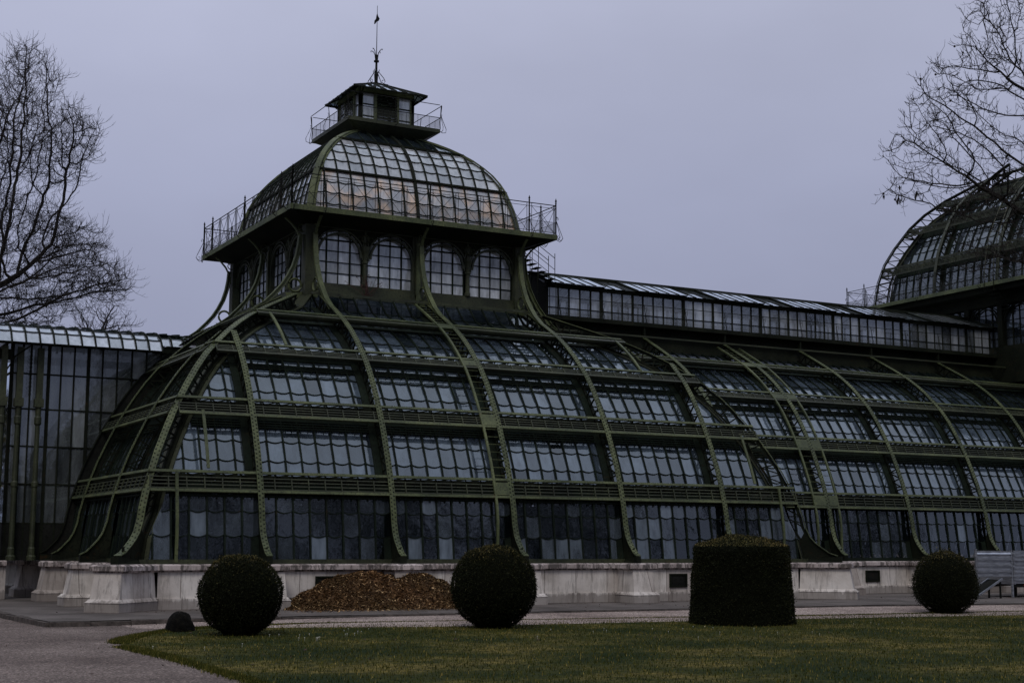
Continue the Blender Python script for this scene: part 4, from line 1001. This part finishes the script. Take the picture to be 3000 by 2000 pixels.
g = gm.build('canopy', M['canopy_glass'], PH); bm.build('glazing_bars', M['bars'], g)
mb = MB()
for i in range(nx+1):
    x = -22.01+i*.525; P = CA[:7]; nn = [Vector((0, -(P[min(j+1, 6)][1]-P[max(j-1, 0)][1]), P[min(j+1, 6)][0]-P[max(j-1, 0)][0])).normalized() for j in range(7)]
    mb.strip([(x, p[0], p[1]+.04) for p in P], (1, 0, 0), .04, nn, .08); mb.box(x-.03, x+.03, 11.10, 11.18, 9.64, 9.76)
mb.box(-22, -10.46, 11.16, 11.20, 9.655, 9.69) if False else None
mb.build('canopy_rib', M['iron_dark'], PH)
mb = MB(); mb.box(-22, -8.6, 12.05, 12.24, 9.75, 10.0); mb.build('eaves_beam', M['iron_dark'], PH)
# ================================================================== GROUND
def sheet(name, pts, z, m, kind='structure', thick=None):
    mb = MB(); mb.poly([(x, y, z) for x, y in pts])
    if thick:
        n = len(pts)
        for i in range(n): a, b = pts[i], pts[(i+1) % n]; mb.poly([(a[0], a[1], z-thick), (b[0], b[1], z-thick), (b[0], b[1], z), (a[0], a[1], z)])
    o = mb.build(name, m); tag(o, kind=kind); return o
sheet('gravel_path', [(-600, -600), (600, -600), (600, 900), (-600, 900)], -.15, M['gravel'])
terr = [(-17.45, -4.75), (-13, -4.6), (-7.5, -4.6), (2, -4.75), (11.2, -4.9), (15.2, -5.6), (26, -7.0), (60, -7.0), (60, 60), (-30, 60), (-30, 26), (-17.9, 14), (-17.7, .3)]
mb = MB(); SP_ = [(-15.5, -4.4, -6.4, -.146, -.146), (-13, -4.4, -8, -.10, -.146), (-8, -4.4, -9.5, -.06, -.143), (2, -4.5, -10, -.05, -.143), (11, -4.7, -11, -.05, -.143), (16, -5.4, -12, -.05, -.143), (26, -6.8, -12, -.05, -.143), (60, -6.8, -12, -.05, -.143)]
for p, q in zip(SP_[:-1], SP_[1:]): mb.poly([(p[0], p[2], p[4]), (q[0], q[2], q[4]), (q[0], q[1], q[3]), (p[0], p[1], p[3])])
tag(mb.build('path_strip', M['gravel2']), kind='structure')
sheet('terrace_pavement', terr, 0, M['asphalt'])
mb = MB(); random.seed(3)
kp = [(-30, 26), (-17.9, 14), (-17.7, .3), (-17.45, -4.75), (-13, -4.6), (-7.5, -4.6), (2, -4.75), (11.2, -4.9), (15.2, -5.6), (26, -7.0), (60, -7.0)]
for (a, b) in zip(kp[:-1], kp[1:]):
    a, b = Vector((*a, 0)), Vector((*b, 0)); l = (b-a).length; n = max(1, int(l/1.1)); d = (b-a)/n; nn = Vector((d.y, -d.x, 0)).normalized()
    for i in range(n):
        p, q = a+d*i+d.normalized()*.008, a+d*(i+1)-d.normalized()*.008; j = random.uniform(-.02, .015); zt = .004+random.uniform(-.02, .006)
        mb.hexa([p+nn*(.10+j)+Vector((0, 0, -.2)), q+nn*(.10+j)+Vector((0, 0, -.2)), p-nn*.12+Vector((0, 0, -.2)), q-nn*.12+Vector((0, 0, -.2)), p+nn*(.085+j)+Vector((0, 0, zt-.02)), q+nn*(.085+j)+Vector((0, 0, zt-.02)), p-nn*.12+Vector((0, 0, zt)), q-nn*.12+Vector((0, 0, zt))])
tag(mb.build('kerb', M['kerb']), kind='structure')
LE = [(-17.3, -12.2), (-16.9, -10.9), (-16.2, -9.6), (-15.0, -7.9), (-13.3, -6.8), (-10.6, -6.5), (-7.5, -6.9), (-3.4, -7.4), (1.6, -7.9), (6, -8.6), (12, -9.0), (18, -9.3), (30, -9.6), (70, -9.6), (70, -90), (-8, -90), (-17.9, -34), (-17.6, -24), (-17.4, -16.5), (-17.5, -13.4)]
sheet('lawn', LE, -.135, M['lawn'])
def inside(x, y, P):
    c = False; j = len(P)-1
    for i in range(len(P)):
        if (P[i][1] > y) != (P[j][1] > y) and x < (P[j][0]-P[i][0])*(y-P[i][1])/(P[j][1]-P[i][1])+P[i][0]: c = not c
        j = i
    return c
random.seed(11)
V, Fc, T = [], [], []
def visible(x, y):
    d = Vector((x, y, -.1))-CAM; dep = d.dot(fw)
    return dep > 5 and abs(d.dot(ix)/dep) < .40 and -.27 < d.dot(iy)/dep < 0
n = 0
while n < 150000:
    x, y = random.uniform(-18.2, 30), random.uniform(-34, -6)
    if random.random() < .35:      # extra blades along the ragged edge
        i = random.randrange(len(LE)-1); a, b = LE[i], LE[i+1]
        if a[0] > 30 or b[0] > 30 or a[1] < -40 or b[1] < -40: continue
        t = random.random(); x, y = a[0]+(b[0]-a[0])*t+random.gauss(0, .10), a[1]+(b[1]-a[1])*t+random.gauss(0, .10)
    elif not inside(x, y, LE): continue
    if not visible(x, y): continue
    h = random.uniform(.025, .07)*(1.0 if random.random() > .05 else 1.6); a = random.uniform(0, 6.28); w = random.uniform(.006, .013); l = random.uniform(0, .03)
    c, s = math.cos(a), math.sin(a); k = len(V)
    V += [(x-c*w, y-s*w, -.14), (x+c*w, y+s*w, -.14), (x-s*l, y+c*l, -.14+h)]; Fc.append((k, k+1, k+2)); T.append(min(1, max(0, random.gauss(.45, .25)))); n += 1
mb = MB(); mb.v, mb.f, mb.t, mb.mi = V, Fc, T, [0]*len(Fc)
tag(mb.build('grass', M['grass']), 'short dark green lawn grass with a ragged edge along the gravel', 'grass', kind='stuff')
mb = MB(); random.seed(5)
for cxy in [(-15.3, -14.8, 9, .8), (-12.8, -11.8, 14, .9), (-10.9, -10.4, 12, .7), (-8.5, -13.6, 8, 1.5), (-3.5, -12.4, 8, 1.5), (4.6, -12.9, 9, 1.2), (8.5, -11.5, 9, 1.6), (13.5, -12.0, 14, 1.8), (-1, -15.8, 10, 2.5), (-13.2, -13.2, 9, .5)]:
    for i in range(cxy[2]):
        x, y = random.gauss(cxy[0], cxy[3]), random.gauss(cxy[1], cxy[3]*.5)
        if not inside(x, y, LE) or random.random() < .5: continue
        z = -.135+random.uniform(.05, .08); r = .013; mb.tube([(x, y, -.14), (x, y, z)], .002, 3, False)
        mb.poly([(x+r*math.cos(q), y+r*math.sin(q), z+.004*math.sin(q*2)) for q in [i*1.0472 for i in range(6)]]); mb.poly([(x+r*math.cos(q), y, z+r*.7*math.sin(q)) for q in [i*1.0472 for i in range(6)]])
tag(mb.build('daisies', M['white']), 'tiny white daisies scattered through the lawn grass', 'flowers', kind='stuff')
random.seed(15); mb = MB()
for i in range(900):
    x, y = random.uniform(-20, 25), random.uniform(-20, .5)
    if random.random() < .6: x = random.uniform(-17, 22); y = random.choice([.68, -4.75, -7.2])-abs(random.gauss(0, .5))
    z = 0 if y > -4.5 else -.13; a = random.uniform(0, 6.3); r = random.uniform(.02, .05); p = Vector((x, y, z+.012)); d = Vector((math.cos(a)*r, math.sin(a)*r, random.uniform(0, .02))); q = Vector((-d.y*.55, d.x*.55, random.uniform(0, .012)))
    mb.poly([p-d, p+q, p+d, p-q])
tag(mb.build('fallen_leaves', M['dead']), 'dry brown fallen leaves scattered over paving, path and lawn', 'leaves', kind='stuff')
# ================================================================== TOPIARY
def topiary(name, kind, loc, label, w, h, nleaf, seed, wt=None, rag=1.0, group=None):
    random.seed(seed); root = empty(name, loc); tag(root, label, 'bush', group)
    def surf():
        if kind == 'ball':
            while True:
                v = Vector((random.gauss(0, 1), random.gauss(0, 1), random.gauss(0, 1))).normalized()
                if v.z > -.93: break
            p = Vector((v.x*w/2, v.y*w/2, h*.5+v.z*h*.5)); 
            if random.random() < .05: a = random.uniform(0, 6.283); rr = w*.2; return Vector((rr*math.cos(a), rr*math.sin(a), random.uniform(0, h*.12))), Vector((math.cos(a), math.sin(a), 0))
            return p, v
        r0, r1 = w/2, wt/2; A = 2*math.pi*((r0+r1)/2)*h; Tq = math.pi*r1*r1*1.2
        a = random.uniform(0, 6.2832)
        if random.random() < A/(A+Tq):
            t = random.random(); r = r0+(r1-r0)*t; hh = (h-.30)*t; rr = r
            return Vector((rr*math.cos(a), rr*math.sin(a), hh)), Vector((math.cos(a), math.sin(a), .15)).normalized()
        r = r1*math.sqrt(random.random()); return Vector((r*math.cos(a), r*math.sin(a), h-.30+.30*(1-(r/r1)**1.5))), Vector((math.cos(a)*.1, math.sin(a)*.1, 1)).normalized()
    core = MB(); nlat, nlon = 14, 24
    for i in range(nlat+1):
        for j in range(nlon):
            a = 2*math.pi*j/nlon
            if kind == 'ball': th = math.pi*i/nlat; core.v.append((.47*w*math.sin(th)*math.cos(a), .47*w*math.sin(th)*math.sin(a), h*.5-.47*h*math.cos(th)))
            else:
                t = i/nlat
                if i < nlat-3: q = i/(nlat-4); r = (w/2+(wt/2-w/2)*q)*.965; z = (h-.32)*q
                else: q = (i-(nlat-4))/4; r = wt/2*.96*(1-q); z = h-.32+.28*(1-(1-q)**1.5)
                core.v.append((r*math.cos(a), r*math.sin(a), z))
    for i in range(nlat):
        for j in range(nlon): core.face((i*nlon+j, i*nlon+(j+1) % nlon, (i+1)*nlon+(j+1) % nlon, (i+1)*nlon+j))
    core.build('trunk', M['yew_core'], root, True)
    mb = MB()
    if kind == 'ball': mb.tube([(0, 0, -.1), (0, 0, h*.2)], w*.19, 12)
    for i in range(nleaf):
        p, nrm = surf(); jit = abs(random.gauss(0, .022*rag)); 
        if random.random() < .03*rag: jit += random.uniform(.02, .07)*rag
        lump = .05*math.sin(p.x*5+seed)*math.sin(p.y*4.3+1)*math.sin(p.z*4.7+2)
        p = p*(1) + nrm*(jit+lump-.02); d = (nrm+Vector((random.gauss(0, .7), random.gauss(0, .7), random.gauss(.1, .7)))).normalized()
        s = d.cross(Vector((random.gauss(0, 1), random.gauss(0, 1), random.gauss(0, 1)))).normalized(); l, ww = random.uniform(.022, .05), random.uniform(.008, .016)
        brown = max(0, nrm.z)**2*random.random()  # upward leaves browner and lighter: light from above put into the tone
        mb.poly([p-s*ww, p+s*ww, p+d*l+s*ww*.4, p+d*l-s*ww*.4], min(1, max(0, random.gauss(.30, .18)+brown*.75)))
    mb.build('foliage', M['yew'], root)
    return root
topiary('clipped_bush', 'ball', (-13.92, -10.4, -.15), 'ball-shaped clipped yew nearest the left corner pier, beside the small rock', 2.03, 1.98, 24000, 1)
topiary('clipped_bush', 'ball', (-6.66, -10.2, -.15), 'largest ball-shaped clipped yew, standing at the right end of the bark mulch heap', 2.30, 2.24, 30000, 2)
topiary('clipped_bush', 'drum', (.95, -11.3, -.15), 'squat clipped yew shaped like a tapered drum with a slightly domed top', 3.03, 2.55, 42000, 3, wt=2.72)
topiary('clipped_bush', 'ball', (11.42, -8.9, -.15), 'ragged ball-shaped yew beside the galvanised trailer at the far right', 2.08, 2.06, 22000, 4, rag=1.9)
# rock
random.seed(9); mb = MB(); nl, nm_ = 12, 18
for i in range(nl+1):
    for j in range(nm_):
        th = math.pi/2*i/nl; a = 2*math.pi*j/nm_; r = .37*math.cos(th)**.8 if i < nl else .01; r *= 1+.10*math.sin(a*3+1)+.06*math.sin(a*5+i)
        mb.v.append((r*math.cos(a), r*.8*math.sin(a), .52*math.sin(th)**1.05+.02*math.sin(a*4+i)))
for i in range(nl):
    for j in range(nm_): mb.face((i*nm_+j, i*nm_+(j+1) % nm_, (i+1)*nm_+(j+1) % nm_, (i+1)*nm_+j))
o = mb.build('boulder', M['rock'], None, True, (-14.85, -8.3, -.16)); tag(o, 'small dark mossy boulder on the lawn edge left of the nearest clipped ball', 'rock')
# mulch heap
random.seed(21); mb = MB(); nx, ny = 60, 24
def hm(x, y):
    g = lambda cx, cy, sx, sy, h: h*math.exp(-((x-cx)/sx)**2-((y-cy)/sy)**2)
    h = 1.20*math.exp(-(abs((x+5.3)/2.85))**3.2)*math.exp(-(max(0, .1-y)/1.30)**2.2)+g(-6.7, -.2, .9, .8, .14)+g(-4.2, -.2, .8, .8, .12)-g(-5.5, -.2, .4, .9, .06)+g(-8.1, .1, .9, .9, .22)
    h = h-.10+.035*math.sin(x*5.1+y*3)+.03*math.sin(x*9.3-y*7.1); return max(-.02, h)
for i in range(nx+1):
    for j in range(ny+1): x, y = -9.6+8.2*i/nx, .80-3.5*j/ny; mb.v.append((x, y, hm(x, y)))
for i in range(nx):
    for j in range(ny): q = i*(ny+1)+j; mb.face((q, q+1, q+ny+2, q+ny+1), .05+.25*random.random())
for i in range(32000):
    x, y = random.uniform(-9.5, -1.4), random.uniform(-2.7, .78); z = hm(x, y)
    if z < .0 and random.random() < .93: continue
    d = Vector((random.gauss(0, 1), random.gauss(0, 1), random.gauss(0, .5))).normalized(); s = d.cross(Vector((random.gauss(0, .6), random.gauss(0, .6), 1))).normalized(); l, w = random.uniform(.02, .06), random.uniform(.006, .018)
    p = Vector((x, y, max(z, .005)+random.uniform(.002, .03))); mb.poly([p-d*l-s*w, p+d*l-s*w, p+d*l*.9+s*w, p-d*l*.9+s*w], min(1, max(0, random.gauss(.42, .28))))
for i in range(1500):
    x, y = random.gauss(-5.4, 2.6), -1.6-abs(random.gauss(0, .9))
    if y < -4.4: continue
    a = random.uniform(0, 6.3); l = random.uniform(.015, .05); d = Vector((math.cos(a)*l, math.sin(a)*l, 0)); q = Vector((-d.y, d.x, 0)).normalized()*random.uniform(.005, .014); p = Vector((x, y, random.uniform(.006, .014))); mb.poly([p-d-q, p+d-q, p+d+q, p-d+q], random.random())
o = mb.build('mulch_heap', M['mulch']); tag(o, 'wide heap of reddish-brown bark mulch piled against the stone plinth', 'mulch heap')
# ================================================================== TRAILER
TR = empty('livestock_trailer', (23.0, -1.5, 0)); tag(TR, 'galvanised steel trailer with corrugated sides and an opened side gate, at the right edge', 'trailer')
def corr(mb, x0, x1, y, z0, z1, per=.17, amp=.04):
    zs = []; z = z0
    while z < z1-.01:
        for a, o in ((0, 0), (.45, 0), (.55, amp), (.95, amp)): 
            if z+per*a < z1: zs.append((z+per*a, o))
        z += per
    zs.append((z1, 0))
    for (za, oa), (zb, ob) in zip(zs[:-1], zs[1:]): mb.poly([(x0, y-oa, za), (x1, y-oa, za), (x1, y-ob, zb), (x0, y-ob, zb)])
    for (za, oa), (zb, ob) in zip(zs[:-1], zs[1:]): mb.poly([(x0, y+.03-oa, za), (x1, y+.03-oa, za), (x1, y+.03-ob, zb), (x0, y+.03-ob, zb)][::-1])
def TB(name, fn, m='zinc', par=TR):
    mb = MB(); fn(mb); mb.v = [(a-23.0 if par is TR or True else a, b+1.5, c) for a, b, c in mb.v]; return mb.build(name, M[m], par)
def f1(mb):
    corr(mb, 22.75, 28.0, -1.5, .58, 1.92); corr(mb, 22.75, 28.0, .6, .58, 1.92); mb.box(22.70, 22.78, -1.53, .6, .55, 1.95); mb.box(22.7, 28, -1.54, -1.45, 1.90, 1.96)
TB('side_panel', f1)
def f2(mb):
    corr(mb, 20.60, 22.56, -1.5, .92, 1.90, .25, .05); mb.box(20.52, 20.60, -1.54, -1.46, .80, 2.02); mb.box(22.56, 22.64, -1.54, -1.46, .02, 1.98); mb.box(20.6, 22.56, -1.52, -1.48, 1.88, 1.94); mb.box(20.6, 22.56, -1.52, -1.48, .88, .93)
    for z in (1.85, 1.3, .9): mb.box(22.62, 22.74, -1.57, -1.50, z-.04, z+.04)
    mb.box(20.47, 20.53, -1.56, -1.5, 1.7, 2.0)
TB('side_gate', f2)
TB('chassis', lambda mb: (mb.box(22.7, 28.4, -1.45, -1.35, .42, .56), mb.box(22.7, 28.4, .4, .5, .42, .56), mb.box(22.75, 28, -1.4, .5, .545, .575), mb.box(23.1, 23.2, -1.2, -1.1, 0.0, .5), mb.box(23.0, 23.3, -1.3, -1.0, 0.0, .03)), 'black')
def wheel(x, y):
    mb = MB(); pts = [(-.1, .20), (-.1, .30), (-.08, .34), (.08, .34), (.1, .30), (.1, .20)]; n = 20
    for i in range(n):
        for (dy, r) in pts: a = 2*math.pi*i/n; mb.v.append((x-23.0+r*math.cos(a), y+1.5+dy, .34+r*math.sin(a)))
    for i in range(n):
        for j in range(5): mb.face((i*6+j, i*6+j+1, ((i+1) % n)*6+j+1, ((i+1) % n)*6+j))
    w = mb.build('wheel', M['tyre'], TR); mb = MB(); mb.tube([(x-23.0, y+1.5-.07, .34), (x-23.0, y+1.5+.07, .34)], .21, 16); mb.build('rim', M['zinc'], w)
for x in (26.2, 27.0):
    for y in (-1.5, .55): wheel(x, y)
TB('reflector', lambda mb: mb.box(23.25, 23.40, -1.56, -1.54, .48, .54), 'orange')
RP_ = empty('loading_ramp', (21, -1.9, 0)); tag(RP_, 'dark loading ramp with bright metal edges leaning beside the trailer gate', 'ramp')
mb = MB()
for yy in (-.1, .62): mb.bar((-1.05, yy, .06), (.5, yy, .80), .06, .07)
mb.build('edge_rail', M['zinc'], RP_); mb = MB(); mb.hexa([(-1.0, -.06, .04), (.46, -.06, .74), (-1.0, .58, .04), (.46, .58, .74), (-1.0, -.06, .07), (.46, -.06, .77), (-1.0, .58, .07), (.46, .58, .77)]); mb.build('ramp_board', M['black'], RP_)
for yy in (-.05, .57): mb = MB(); mb.box(.38, .44, yy-.03, yy+.03, 0, .72); mb.build('leg', M['black'], RP_)
# ================================================================== TREES
def grow(root_pts, attr, step=.5, kill=.9, infl=6.0, iters=160, up=.05, jitter=.12):
    nodes = [Vector(root_pts[0])]; par = [-1]
    for a, b in zip(root_pts[:-1], root_pts[1:]):
        a, b = Vector(a), Vector(b); n = max(1, int((b-a).length/step))
        for i in range(n): nodes.append(a+(b-a)*((i+1)/n)+Vector((random.gauss(0, .06), random.gauss(0, .06), 0))); par.append(len(nodes)-2)
    A = np.array(attr); alive = np.ones(len(A), bool); Np = np.array([tuple(n) for n in nodes])
    near = np.zeros(len(A), int); nd_ = np.full(len(A), 1e9)
    def upd(start):
        for i in range(start, len(nodes)):
            d = np.linalg.norm(A-np.array(nodes[i]), axis=1); m = d < nd_; nd_[m] = d[m]; near[m] = i
    upd(0); rng = random.Random(1); kids = {}
    for it in range(iters):
        use = alive & (nd_ < infl) 
        if not use.any():
            infl *= 1.6
            if infl > 60: break
            continue
        idx = np.where(use)[0]; dirs = {}
        for a in idx:
            i = near[a]; d = A[a]-np.array(nodes[i]); l = np.linalg.norm(d)
            if l > 1e-6: dirs.setdefault(i, np.zeros(3)); dirs[i] += d/l
        st = len(nodes)
        for i, d in dirs.items():
            l = np.linalg.norm(d)
            if l < .35 or kids.get(i, 0) >= 3: continue
            kids[i] = kids.get(i, 0)+1
            d = d/l+np.array([rng.gauss(0, jitter), rng.gauss(0, jitter), rng.gauss(0, jitter)+up]); d /= np.linalg.norm(d)
            nodes.append(nodes[i]+Vector(d)*step); par.append(i)
        if len(nodes) == st: break
        upd(st); alive &= nd_ > kill
        if not alive.any(): break
        if len(nodes) > 16000: break
    return nodes, par
def make_tree(name, label, root_pts, attr, seed, step=.5, kill=.9, tip=.012, trunk_r=None, twig=(.35, .7), ntwig=2, group=None, expo=2.2, up=.05, fruits=0, kid=True):
    random.seed(seed); nodes, par = grow(root_pts, attr, step, kill, up=up)
    n = len(nodes); ch = [[] for _ in range(n)]
    for i, p in enumerate(par):
        if p >= 0: ch[p].append(i)
    r = [0.0]*n
    for i in range(n-1, -1, -1): r[i] = tip if not ch[i] else sum(r[c]**expo for c in ch[i])**(1/expo)
    if trunk_r:
        k = trunk_r/r[0]
        for i in range(n): r[i] = tip+(r[i]-tip)*k if r[0] > tip else tip
    root = empty(name, tuple(root_pts[0])); tag(root, label, 'tree', group); O = Vector(root_pts[0]); tb, bb = MB(), MB()
    for i in range(n):
        p = par[i]
        if p < 0: continue
        big = r[i] > .06; (tb if r[i] > trunk_thr(r[0]) else bb).tube([nodes[p]-O, nodes[i]-O], [min(r[p], r[i]*1.5), r[i]], 7 if big else (5 if r[i] > .03 else 3), False)
        if r[i] < tip*4.5:
            d = (nodes[i]-nodes[p]).normalized()
            for q in range(ntwig if ch[i] else ntwig+1):
                b = (d*.6+Vector((random.gauss(0, .55), random.gauss(0, .55), random.gauss(.05, .5)))).normalized(); L_ = random.uniform(*twig); c = nodes[p]+(nodes[i]-nodes[p])*random.random()-O
                p1 = c+b*L_*.45; p2 = p1+(b+Vector((random.gauss(0, .3), random.gauss(0, .3), .35))).normalized()*L_*.35; p3 = p2+(b*.6+Vector((random.gauss(0, .3), random.gauss(0, .3), .6))).normalized()*L_*.25
                bb.tube([c, p1, p2, p3], [tip*.75, tip*.6, tip*.5, tip*.35], 3, False)
                for pp in (p1, p2):
                    if random.random() < .75:
                        e_ = (b+Vector((random.gauss(0, .6), random.gauss(0, .6), random.gauss(.5, .4)))).normalized()*L_*random.uniform(.25, .45); bb.tube([pp, pp+e_*.6, pp+e_+Vector((0, 0, L_*.08))], [tip*.5, tip*.45, tip*.3], 3, False)
    tb.build('trunk', M['bark'], root); bb.build('crown', M['bark'], root)
    return root, nodes, r, ch
def trunk_thr(r0): return max(.09, r0*.30)
def blob(c, rx, ry, rz, n):
    out = []
    while len(out) < n:
        v = Vector((random.uniform(-1, 1), random.uniform(-1, 1), random.uniform(-1, 1)))
        if v.length < 1 and v.length > .15: out.append((c[0]+v.x*rx, c[1]+v.y*ry, c[2]+v.z*rz))
    return out
S = 1.27551
def blobpx(px, py, D, rpx, rpy, n, dd=None):
    "ellipsoid of growth points: centre seen at displayed pixel, radii in displayed pixels turned to metres"
    c = at(px*S, py*S, D); k = D/FPX*S; rx, rz = rpx*k, rpy*k; out = []
    while len(out) < n:
        v = Vector((random.uniform(-1, 1), random.uniform(-1, 1), random.uniform(-1, 1)))
        if v.length < 1: q = c+ix*(v.x*rx)+Vector((0, 0, 1))*(v.z*rz)+Vector((fw.x, fw.y, 0)).normalized()*(v.y*(dd or rx)); out.append(tuple(q))
    return out
random.seed(31)
D1 = 78.0
att = blobpx(75, 170, D1, 55, 70, 390, 3.5)+blobpx(30, 260, D1, 100, 90, 676, 4)+blobpx(165, 310, D1, 72, 70, 598, 3)+blobpx(95, 370, D1, 110, 50, 390, 4)
att += blobpx(60, 520, D1, 110, 75, 780, 5)+blobpx(165, 560, D1, 80, 60, 494, 4)+blobpx(225, 640, D1, 75, 55, 624, 4)+blobpx(110, 660, D1, 120, 60, 624, 5)+blobpx(30, 700, D1, 110, 60, 416, 5)
att += blobpx(-120, 350, D1, 110, 220, 858, 7)+blobpx(-160, 600, D1, 100, 150, 416, 7)
g0 = at(-150, 1700, D1); base = Vector((g0.x, g0.y, -.1)); q1 = at(-110, 1150, D1); q2 = at(-60, 880, D1)
LT, nodesL, rL, chL = make_tree('bare_tree', 'tall leafless tree with fine upturned twigs behind the glass canopy at the left', [base, q1, q2], att, 41, step=.42, kill=.55, tip=.015, trunk_r=.27, twig=(.5, 1.1), ntwig=3, expo=2.5, up=-.05)
random.seed(32); D2 = 92.0
att = blobpx(215, 735, D2, 55, 50, 110, 3)+blobpx(270, 740, D2, 35, 40, 70, 2.5)
g0 = at(225*S, 1680, D2); base = Vector((g0.x, g0.y, -.1)); 
make_tree('shrubby_tree', 'low leafless tree of straight upright twigs rising behind the glass canopy', [base, at(228*S, 860*S, D2), at(232*S, 790*S, D2)], att, 42, step=.45, kill=.6, tip=.017, trunk_r=.16, twig=(.5, 1.2), ntwig=2, up=.35)
random.seed(33); D3 = 36.0
att = blobpx(2330, 40, D3, 130, 90, 360, 2.0)+blobpx(2230, 170, D3, 130, 60, 408, 1.8)+blobpx(2170, 260, D3, 120, 55, 408, 1.6)+blobpx(2120, 345, D3, 110, 45, 384, 1.5)+blobpx(2085, 425, D3, 62, 45, 192, 1.0)
att += blobpx(2260, 360, D3, 130, 60, 408, 1.8)+blobpx(2250, 470, D3, 110, 60, 312, 1.6)+blobpx(2320, 560, D3, 80, 80, 216, 1.6)+blobpx(2240, 590, D3, 60, 50, 96, 1.2)
att += blobpx(2480, 250, D3, 120, 300, 576, 3)+blobpx(2600, 100, D3, 120, 300, 480, 3)
att = random.sample(att, int(len(att)*.80))
g0 = at(3420, 1800, D3); base = Vector((g0.x, g0.y, -.1))
RT, nodesR, rR, chR = make_tree('bare_tree', 'leafless tree reaching in from the right edge, its branches crossing the far dome', [base, at(3400, 1200, D3), at(3330, 700, D3)], att, 43, step=.22, kill=.33, tip=.0088, trunk_r=.11, twig=(.16, .44), ntwig=2, up=-.06, expo=2.5)
# a few dead leaves and seed balls on the right tree
mb = MB(); random.seed(6); O = RT.location
tips = [i for i in range(len(nodesR)) if not chR[i]]
def px_of(p): d = p-CAM; k = d.dot(fw); return (1500+FPX*d.dot(ix)/k)/S, (1000-FPX*d.dot(iy)/k)/S
low = sorted([i for i in tips if px_of(nodesR[i])[0] < 2150], key=lambda i: -px_of(nodesR[i])[1])[:7]
for i in low:
    for q in range(2):
        p = nodesR[i]-O+Vector((random.gauss(0, .03), random.gauss(0, .03), 0)); a = random.uniform(0, 6); s = Vector((math.cos(a)*.03, math.sin(a)*.03, 0)); mb.poly([p, p+s+Vector((0, 0, -.07)), p+Vector((0, 0, -.16)), p-s+Vector((0, 0, -.07))])
mb.build('dead_leaf', M['bark'], RT)
mb = MB()
for i in random.sample(tips, min(40, len(tips))):
    p = nodesR[i]-O; mb.tube([p+Vector((0, 0, z)) for z in (-.03, -.02, 0, .02, .03)], [.004, .022, .03, .022, .004], 6)
o = mb.build('seed_ball', M['bark'], RT); o['kind'] = 'stuff'
# trees behind the viewpoint reflected in lower panes; left ones added to block sky
def copy_tree(o):
    c = o.copy(); scene.collection.objects.link(c)
    for h in o.children: d = h.copy(); d.parent = c; scene.collection.objects.link(d)
    return c
lab = ['leafless park tree standing on the lawn behind the viewpoint']*9
for i, (x, y, rz, s) in enumerate([(4, -50, .4, .95), (17, -55, 1.9, 1.0), (30, -49, 3.3, .95), (44, -55, 4.4, 1.05), (58, -49, 5.4, .95), (73, -54, 2.6, 1.0), (-50, -12, 1.2, .9), (-46, 14, 5.0, .95), (-48, 34, .2, 1.0)]):
    c = copy_tree(LT); c.name = 'park_tree'; c.location = (x, y, -.1); c.rotation_euler = (0, 0, rz); c.scale = (s, s, s); tag(c, lab[i], 'tree', 'leafless park trees across the lawn')
# dark tree belts
def belt(name, label, pts, h, seed, n, sz=.5):
    random.seed(seed); mb = MB()
    segs = list(zip(pts[:-1], pts[1:]))
    for i in range(n):
        a, b = random.choice(segs); t = random.random(); x, y = a[0]+(b[0]-a[0])*t+random.gauss(0, 2), a[1]+(b[1]-a[1])*t+random.gauss(0, 2)
        hh = h*(.72+.28*math.sin(x*.21+seed)*math.cos(y*.17)); z = hh*math.sqrt(random.random()); p = Vector((x, y, z)); d = Vector((random.gauss(0, 1), random.gauss(0, 1), random.gauss(.3, 1))).normalized()*sz*random.uniform(.4, 1.2)
        s = d.cross(Vector((random.gauss(0, 1), random.gauss(0, 1), 1))).normalized()*sz*.4; mb.poly([p-d, p-s, p+d, p+s], random.random())
    tag(mb.build(name, M['yew']), label, 'woodland', kind='stuff')
belt('woodland', 'dark belt of park woodland closing the view at the left behind the porch', [(-40, 52), (-14, 50), (12, 62), (34, 70)], 12.5, 3, 75000, .28)
belt('park_woodland', 'dark woodland edge around the lawn to the left and behind the viewpoint', [(-52, 60), (-50, 10), (-62, -40), (-20, -78), (20, -68), (60, -66), (95, -50)], 15, 4, 26000, .9)  # left run added to darken the left face, the rest for pane reflections
# indoor planting: dark masses behind the lower panes
random.seed(77); mb = MB()
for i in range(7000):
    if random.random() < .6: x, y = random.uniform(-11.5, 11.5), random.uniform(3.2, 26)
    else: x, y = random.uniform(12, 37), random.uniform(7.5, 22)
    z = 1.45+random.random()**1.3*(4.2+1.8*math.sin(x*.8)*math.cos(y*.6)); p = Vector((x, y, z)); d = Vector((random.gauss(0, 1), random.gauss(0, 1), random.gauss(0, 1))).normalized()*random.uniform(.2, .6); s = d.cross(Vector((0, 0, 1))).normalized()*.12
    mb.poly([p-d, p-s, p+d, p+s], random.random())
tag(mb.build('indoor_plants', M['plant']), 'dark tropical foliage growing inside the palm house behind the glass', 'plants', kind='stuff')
bpy.context.view_layer.update()
